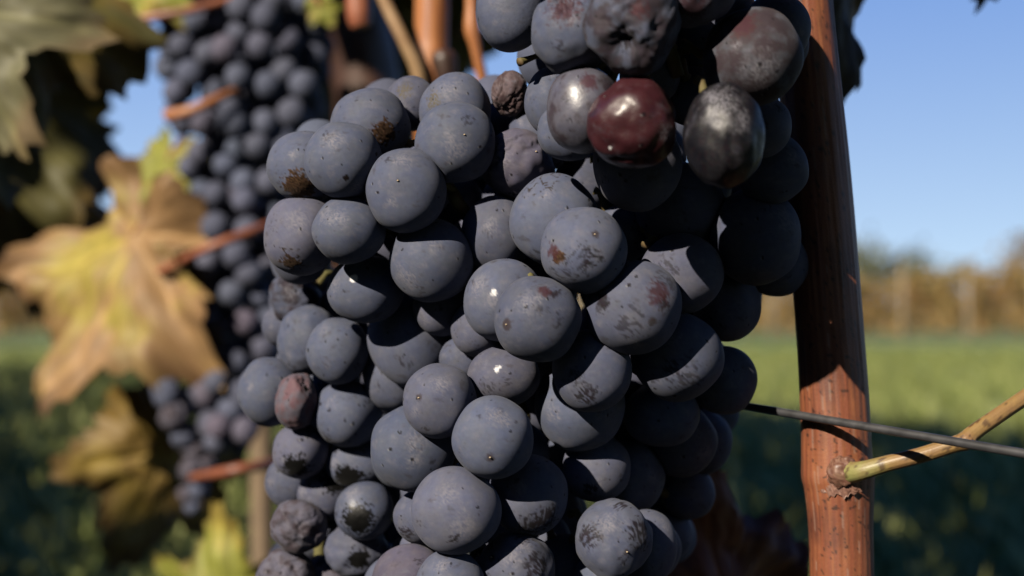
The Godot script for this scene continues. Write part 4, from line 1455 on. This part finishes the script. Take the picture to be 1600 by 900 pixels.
	b(-137, 549, -734, 6.8)
	b(-106, 534, -737, 6.7, {"tint": "purple", "wr": 0.1})
	b(-157, 556, -748, 6.7)
	b(-118, 561, -715, 7.3)
	b(-137, 377, -740, 6.7)
	b(-147, 393, -734, 7.2)
	b(-133, 502, -737, 7.1)
	b(-103, 594, -691, 6.9)
	b(-137, 525, -734, 6.7)
	b(-160, 544, -686, 7.0)
	b(-141, 555, -679, 7.0, {"tint": "purple", "wr": 0.1})
	b(-136, 599, -728, 6.6)
	b(-152, 549, -738, 6.7)
	b(-165, 442, -734, 6.6)
	b(-121, 559, -736, 7.4)
	b(-137, 518, -679, 7.4)
	b(-161, 445, -709, 7.1)
	b(-129, 445, -680, 7.5)
	b(-111, 477, -728, 7.2)
	b(-135, 461, -722, 6.6, {"tint": "purple", "wr": 0.1})
	b(-150, 373, -737, 7.1)
	b(-112, 505, -684, 6.7)
	b(-124, 494, -705, 6.6)
	b(-123, 543, -752, 6.8)
	grape_bunch("grape_bunch", "long blurred bunch hanging behind on the left, its right half in shade", 12, PackedVector3Array([Vector3(-0.1356, 0.6167, -0.7102), Vector3(-0.1368, 0.5677, -0.7145), Vector3(-0.1403, 0.5051, -0.7201), Vector3(-0.1429, 0.4484, -0.7215), Vector3(-0.1453, 0.4083, -0.7225), Vector3(-0.1469, 0.3649, -0.7236)]))
	b(-172, 386, -691, 7.7, {"lump": 0.06})
	b(-168, 374, -691, 7.7, {"lump": 0.06, "tint": "raisinlight", "wr": 0.14})
	b(-162, 381, -701, 7.8, {"lump": 0.06})
	b(-153, 389, -706, 7.8, {"lump": 0.06, "tint": "raisinlight", "wr": 0.14})
	b(-164, 364, -697, 7.1, {"lump": 0.06})
	b(-159, 357, -702, 7.8, {"lump": 0.06, "tint": "raisinlight", "wr": 0.14})
	b(-148, 376, -706, 8.5, {"lump": 0.06})
	b(-146, 363, -710, 7.9, {"lump": 0.06, "tint": "raisinlight", "wr": 0.14})
	b(-151, 369, -697, 7.1, {"lump": 0.06})
	b(-161, 346, -697, 6.4, {"lump": 0.06, "tint": "raisinlight", "wr": 0.14})
	b(-157, 337, -697, 5.8, {"lump": 0.06})
	b(-163, 334, -700, 5.2, {"lump": 0.06, "tint": "raisinlight", "wr": 0.14})
	b(-161, 328, -701, 4.5, {"lump": 0.06})
	b(-155, 349, -702, 6.5, {"lump": 0.06, "tint": "raisinlight", "wr": 0.14})
	b(-139, 386, -707, 7.8, {"lump": 0.06})
	b(-136, 373, -709, 7.2, {"lump": 0.06, "tint": "raisinlight", "wr": 0.14})
	b(-131, 389, -709, 7.2, {"lump": 0.06})
	grape_bunch("grape_bunch", "small straggling bunch of shrivelled grapes below the tan leaf", 20, PackedVector3Array([Vector3(-0.1498, 0.4019, -0.7127), Vector3(-0.1535, 0.3759, -0.7073), Vector3(-0.1591, 0.3502, -0.704), Vector3(-0.1603, 0.331, -0.7025)]))


# ------------------------------------------------------------------ the vine that carries the bunches
func build_near_vine():
	var vine := thing("grapevine", "grapevine with the thick reddish brown cane beside the large bunch", "grapevine", Vector3(0.0652, 0.3207, -0.2726))
	var cane := put("cane", tube(PackedVector3Array([Vector3(-0.00966, 0.19405, 0.00694), Vector3(-0.00916, 0.16927, 0.00631), Vector3(-0.00808, 0.1546, 0.00493), Vector3(-0.00587, 0.13109, 0.00333), Vector3(-0.00412, 0.10861, 0.00276), Vector3(-0.00287, 0.09238, 0.00235), Vector3(-0.00212, 0.0799, 0.00203), Vector3(-0.00187, 0.07303, 0.00186), Vector3(-0.00162, 0.06991, 0.00178), Vector3(-0.00137, 0.06679, 0.0017), Vector3(-0.00112, 0.05993, 0.00152), Vector3(-0.00087, 0.04994, 0.00127), Vector3(-0.0005, 0.03121, 0.00079), Vector3(0, 0, 0)]), PackedFloat32Array([0.00530, 0.00550, 0.00575, 0.00630, 0.00645, 0.00650, 0.00660, 0.00675, 0.00700, 0.00660, 0.00615, 0.00610, 0.00620, 0.00640]), 110, "cane", 26, 0.024), mats.bark, vine, Vector3.ZERO, "thick reddish brown cane standing upright")
	put("bud", bud_mesh(), mats.bark, cane, Vector3(-0.00237, 0.07102, 0.00861))
	put("peeling_bark", flake_mesh(), mats.bark, cane, Vector3(-0.00137, 0.06841, 0.00174))
	put("side_shoot", tube(PackedVector3Array([Vector3(-0.00145, 0.07081, 0.0078), Vector3(0.00035, 0.0716, 0.01182), Vector3(0.00462, 0.07313, 0.01386), Vector3(0.01059, 0.07498, 0.01591), Vector3(0.01619, 0.07697, 0.01696), Vector3(0.01832, 0.07767, 0.01698), Vector3(0.0199, 0.07905, 0.01652), Vector3(0.02515, 0.08226, 0.0151), Vector3(0.03185, 0.0862, 0.0132), Vector3(0.0463, 0.09501, 0.01042)]), PackedFloat32Array([0.00230, 0.00175, 0.00150, 0.00145, 0.00150, 0.00175, 0.00150, 0.00145, 0.00145, 0.00140]), 40, "shoot", 10, 0.05), mats.bark, cane, Vector3.ZERO, "yellowish side shoot growing from the cane")
	leaf(vine, Vector3(0.0845, 0.5171, -0.3476), Vector3(0.05, -1, 0), Vector3(0.82, -0.05, 0.5), 0.0420, "dead", 2.3, "dark leaf hanging behind the top of the thick cane")
	leaf(vine, Vector3(0.1399, 0.5439, -0.397), Vector3(0, -1, 0.1), Vector3(0.3, -0.5, 0.7), 0.0310, "dead", 5.1, "tip of a dark leaf at the top right")
	leaf(vine, Vector3(0.0534, 0.3464, -0.352), Vector3(-0.12, 1, 0), Vector3(0.35, -0.3, 0.85), 0.0410, "russet", 7.7, "dark russet leaf low behind the large bunch", 0.3, 0.3, 0.1)


# ------------------------------------------------------------------ the neighbouring vine on the left
func build_left_vine():
	var vine := thing("grapevine", "neighbouring grapevine behind on the left with orange canes and yellow brown leaves", "grapevine", Vector3(-0.0826, 0, -0.8542))
	put("trunk", tube(PackedVector3Array([Vector3(0, -0.05, 0), Vector3(0.01, 0.2, 0), Vector3(0, 0.4534, 0.0048), Vector3(-0.0054, 0.5587, 0.0125), Vector3(-0.0185, 0.6628, 0.0201)]), PackedFloat32Array([0.03, 0.026, 0.024, 0.021, 0.018]), 24, "trunk", 8, 0.18), mats.bark, vine, Vector3.ZERO, "dark shaded trunk behind the large bunch")
	put("cane", tube(PackedVector3Array([Vector3(0.0565, 0.5584, 0.4076), Vector3(0.0568, 0.5292, 0.4069), Vector3(0.0565, 0.5126, 0.4064), Vector3(0.0565, 0.5018, 0.4062), Vector3(0.0562, 0.4628, 0.4032)]), PackedFloat32Array([0.00540, 0.00560, 0.00560, 0.00560, 0.00540]), 24, "orange_cane", 10, 0.05), mats.bark, vine, Vector3.ZERO, "stout orange cane behind the top of the large bunch")
	put("spur", tube(PackedVector3Array([Vector3(0.0619, 0.4953, 0.41), Vector3(0.0614, 0.5009, 0.4111), Vector3(0.0607, 0.505, 0.4112), Vector3(0.0603, 0.5074, 0.4113)]), PackedFloat32Array([0.00320, 0.00380, 0.00420, 0.00300]), 24, "trunk", 10, 0.05), mats.bark, vine, Vector3.ZERO, "short grey spur beside the stout orange cane")
	put("cane", tube(PackedVector3Array([Vector3(0.0368, 0.5349, 0.417), Vector3(0.0429, 0.5207, 0.4166), Vector3(0.0484, 0.5095, 0.4164), Vector3(0.0529, 0.4997, 0.4141), Vector3(0.0545, 0.487, 0.4098)]), PackedFloat32Array([0.00200, 0.00210, 0.00210, 0.00240, 0.00220]), 24, "tan_cane", 10, 0.05), mats.bark, vine, Vector3.ZERO, "thin tan cane slanting beside the stout orange cane")
	put("cane", tube(PackedVector3Array([Vector3(0.0676, 0.5417, 0.4072), Vector3(0.0694, 0.5251, 0.4068), Vector3(0.0697, 0.5157, 0.4065), Vector3(0.0709, 0.5095, 0.4064), Vector3(0.0736, 0.4963, 0.404), Vector3(0.0762, 0.48, 0.4006)]), PackedFloat32Array([0.00200, 0.00200, 0.00270, 0.00190, 0.00180, 0.00180]), 24, "orange_cane", 10, 0.05), mats.bark, vine, Vector3.ZERO, "thin orange cane against the sky")
	put("cane", tube(PackedVector3Array([Vector3(0.0261, 0.5576, 0.3576), Vector3(0.0271, 0.5391, 0.3571), Vector3(0.0275, 0.531, 0.3569), Vector3(0.0284, 0.527, 0.3568)]), PackedFloat32Array([0.00480, 0.00480, 0.00460, 0.00360]), 24, "red_cane", 10, 0.05), mats.bark, vine, Vector3.ZERO, "reddish cane stub cut off near the top")
	put("cane", tube(PackedVector3Array([Vector3(-0.1249, 0.5684, 0.1678), Vector3(-0.0936, 0.5703, 0.1778), Vector3(-0.0716, 0.5747, 0.1779), Vector3(-0.0387, 0.5869, 0.1682), Vector3(0.0049, 0.5996, 0.1586)]), PackedFloat32Array([0.00200, 0.00220, 0.00210, 0.00200, 0.00200]), 24, "red_cane", 10, 0.05), mats.bark, vine, Vector3.ZERO, "reddish cane crossing above the blurred bunch")
	put("cane", tube(PackedVector3Array([Vector3(-0.0842, 0.5201, 0.1866), Vector3(-0.0712, 0.5224, 0.1916), Vector3(-0.0584, 0.5294, 0.1868), Vector3(-0.0515, 0.5371, 0.167)]), PackedFloat32Array([0.00320, 0.00260, 0.00220, 0.00200]), 24, "orange_cane", 10, 0.05), mats.bark, vine, Vector3.ZERO, "short orange cane in front of the blurred bunch")
	put("cane", tube(PackedVector3Array([Vector3(-0.093, 0.4455, 0.1647), Vector3(-0.0651, 0.4554, 0.1899), Vector3(-0.046, 0.4634, 0.1851), Vector3(-0.0323, 0.471, 0.1653)]), PackedFloat32Array([0.00200, 0.00220, 0.00240, 0.00200]), 24, "red_cane", 10, 0.05), mats.bark, vine, Vector3.ZERO, "brown cane across the lower part of the blurred bunch")
	put("cane", tube(PackedVector3Array([Vector3(-0.077, 0.3431, 0.162), Vector3(-0.0521, 0.351, 0.2123), Vector3(-0.0358, 0.354, 0.2123), Vector3(-0.0212, 0.3537, 0.1723)]), PackedFloat32Array([0.00200, 0.00240, 0.00250, 0.00230]), 24, "red_cane", 10, 0.05), mats.bark, vine, Vector3.ZERO, "reddish cane crossing the pale stake")
	leaf(vine, Vector3(-0.1901, 0.5552, -0.4967), Vector3(0.1, -1, 0.1), Vector3(0.6, -0.16, 0.78), 0.0920, "olive", 1.3, "large dark olive leaf hanging at the top left", 0.2, 0.2)
	leaf(vine, Vector3(-0.1944, 0.5287, -0.4724), Vector3(0.5, -1, 0.2), Vector3(-0.4, 0.5, 0.76), 0.0600, "grey_green", 3.9, "sunlit grey green leaf over the dark olive leaf", 0.5, 0.3)
	leaf(vine, Vector3(-0.2759, 0.5448, -0.7571), Vector3(0.1, -1, 0), Vector3(0.58, -0.02, 0.81), 0.1120, "olive", 4.4, "dark leaf with golden patches at the left edge", 0.3, 0.2, 0.1)
	leaf(vine, Vector3(-0.2757, 0.5014, -0.7982), Vector3(0.15, -1, 0.1), Vector3(0.58, -0.02, 0.81), 0.0850, "brown", 6.2, "brown leaf hanging below the dark olive leaf", 0.3, 0.2, 0.1)
	upper_lobe = 0.40
	lobe_floor = 0.74
	leaf(vine, Vector3(-0.1917, 0.465, -0.6991), Vector3(-0.42, -0.9, 0.1), Vector3(-0.42, 0.3, 0.85), 0.1040, "tan", 8.8, "big crisp tan leaf with yellow patches", 0.26, 0.1, 0.085)
	upper_lobe = 0.66
	lobe_floor = 0.62
	leaf(vine, Vector3(-0.1794, 0.5964, -0.6957), Vector3(-0.42, -0.9, 0.1), Vector3(-0.35, 0.3, 0.88), 0.0380, "yellow_green", 2.9, "sunlit yellow green leaf at the top beside the blurred bunch", 0.3, 0.3)
	leaf(vine, Vector3(-0.2232, 0.6221, -0.7551), Vector3(-0.15, -1, 0), Vector3(0.65, -0.4, 0.6), 0.0560, "olive", 9.4, "dark pointed leaf at the top between the yellow green and olive leaves", 0.3, 0.2)
	leaf(vine, Vector3(-0.1754, 0.5031, -0.7031), Vector3(-0.35, -0.9, 0.1), Vector3(-0.2, 0.35, 0.9), 0.0330, "yellow_green", 7.1, "yellow green leaf above the big tan leaf", 0.35, 0.3)
	leaf(vine, Vector3(-0.1263, 0.2924, -0.6034), Vector3(-0.05, 1, 0.1), Vector3(-0.25, 0.15, 0.95), 0.0500, "yellow_green", 5.7, "bright yellow green leaf at the bottom left", 0.35, 0.2)
	leaf(vine, Vector3(-0.1891, 0.3497, -0.762), Vector3(-0.42, -0.9, 0.1), Vector3(0.4, -0.05, 0.9), 0.0720, "brown", 3.3, "dull brown leaf in the shade at the lower left", 0.2, 0.15, 0.05)
	leaf(vine, Vector3(-0.1887, 0.481, -0.7987), Vector3(0.1, -1, 0), Vector3(0.6, -0.3, 0.74), 0.0600, "olive", 6.4, "")
	leaf(vine, Vector3(-0.1374, 0.5719, -0.8964), Vector3(0.2, -1, 0), Vector3(0.5, -0.4, 0.7), 0.0600, "olive", 1.9, "")
	leaf(vine, Vector3(-0.1506, 0.6499, -0.8744), Vector3(0.1, -1, 0), Vector3(0.5, -0.5, 0.7), 0.0700, "olive", 2.2, "")
	leaf(vine, Vector3(-0.0799, 0.6797, -0.9537), Vector3(-0.2, -1, 0), Vector3(0.4, -0.5, 0.75), 0.0850, "olive", 6.6, "")
	leaf(vine, Vector3(-0.0435, 0.6134, -0.9354), Vector3(-0.9, -0.4, 0), Vector3(0.5, -0.5, 0.7), 0.0750, "olive", 8.1, "")
	leaf(vine, Vector3(-0.1204, 0.6114, -0.9254), Vector3(0.5, -0.8, 0), Vector3(0.6, -0.4, 0.7), 0.0800, "olive", 4.9, "")
	leaf(vine, Vector3(-0.1066, 0.5421, -0.9572), Vector3(-0.6, -0.7, 0), Vector3(0.5, -0.45, 0.75), 0.0850, "brown", 5.3, "")
	leaf(vine, Vector3(-0.086, 0.5625, -0.6166), Vector3(0.5, -0.8, 0), Vector3(-0.2, 0.5, 0.8), 0.0120, "yellow_green", 9.9, "tiny bright green leaf at the top")
	leaf(vine, Vector3(-0.0725, 0.5673, -0.9766), Vector3(0.5, 0.6, 0), Vector3(0.5, -0.45, 0.75), 0.0800, "olive", 7.5, "")
	leaf(vine, Vector3(-0.1463, 0.5082, -0.9281), Vector3(0.2, -1, 0), Vector3(0.5, -0.45, 0.75), 0.0800, "olive", 7.9, "")
	leaf(vine, Vector3(-0.1436, 0.4512, -0.8995), Vector3(0.1, -1, 0), Vector3(0.5, -0.45, 0.75), 0.0700, "olive", 3.7, "")
	var stake := thing("stake", "pale weathered stake standing behind the bright yellow green leaf", "stake", Vector3(-0.1603, 0, -0.9045))
	put("shaft", tube(PackedVector3Array([Vector3(0, -0.05, 0), Vector3(-0.0021, 0.3139, 0.0015), Vector3(-0.008, 0.4932, 0.001)]), PackedFloat32Array([0.0075, 0.0075, 0.007]), 16, "stake", 12, 0.06), mats.wood, stake)


func bud_mesh() -> ArrayMesh:                # a rounded scaly knob with a pale cut face
	var v := PackedVector3Array()
	var c := PackedColorArray()
	var idx := PackedInt32Array()
	for i in 25:
		var t := PI * i / 24.0
		for j in 33:
			var a := TAU * j / 32.0
			var d := Vector3(sin(t) * cos(a), cos(t), sin(t) * sin(a))
			var k := 1.0 + 0.05 * fine.get_noise_3dv(d * 3.0) + 0.14 * plain.get_noise_3dv(d * 1.6)
			v.append(d * k * Vector3(0.0029, 0.0030, 0.0022))
			var ring := clampf(1.0 - (Vector2(d.x + 0.25, d.y + 0.1).length()) * 2.0, 0.0, 1.0) if d.z > 0.2 else 0.0
			var col := Color(0.11, 0.045, 0.03).lerp(Color(0.22, 0.12, 0.08), clampf(0.4 + fine.get_noise_3dv(d * 7.0) * 1.6, 0.0, 1.0))
			c.append(col.lerp(Color(0.32, 0.20, 0.13), ring * clampf(0.5 + 2.0 * fine.get_noise_3dv(d * 12.0), 0.0, 1.0)))
	for i in 24:
		for j in 32:
			var o := i * 33 + j
			idx.append_array(PackedInt32Array([o, o + 1, o + 33, o + 1, o + 34, o + 33]))
	return smooth_mesh(v, c, idx)


func flake_mesh() -> ArrayMesh:              # papery bark lifting off below the bud
	var v := PackedVector3Array()
	var c := PackedColorArray()
	var idx := PackedInt32Array()
	for i in 31:
		var t := i / 30.0
		for j in 9:
			var s := j / 8.0 - 0.5
			var half := 0.0019 * sin(PI * clampf(t * 0.92 + 0.08, 0.0, 1.0)) * (1.0 + 0.6 * soft.get_noise_1d(t * 9.0)) + 0.0002
			var ang := lerpf(-1.25, 0.30, t)
			var out := 0.00665 + 0.0009 * t * t + 0.0007 * (s + 0.5) * t + 0.0003 * fine.get_noise_2d(t * 20.0, s * 6.0)
			v.append(Vector3(sin(ang) * out, 0.0012 - t * 0.0022 + s * 2.0 * half + 0.0006 * fine.get_noise_1d(t * 14.0), cos(ang) * out))
			c.append(Color(0.26, 0.14, 0.10).lerp(Color(0.12, 0.055, 0.04), clampf(0.5 + 1.5 * fine.get_noise_2d(t * 24.0, s * 7.0), 0.0, 1.0)))
	for i in 30:
		for j in 8:
			var o := i * 9 + j
			idx.append_array(PackedInt32Array([o, o + 1, o + 9, o + 1, o + 10, o + 9]))
	return smooth_mesh(v, c, idx, Vector3.BACK)
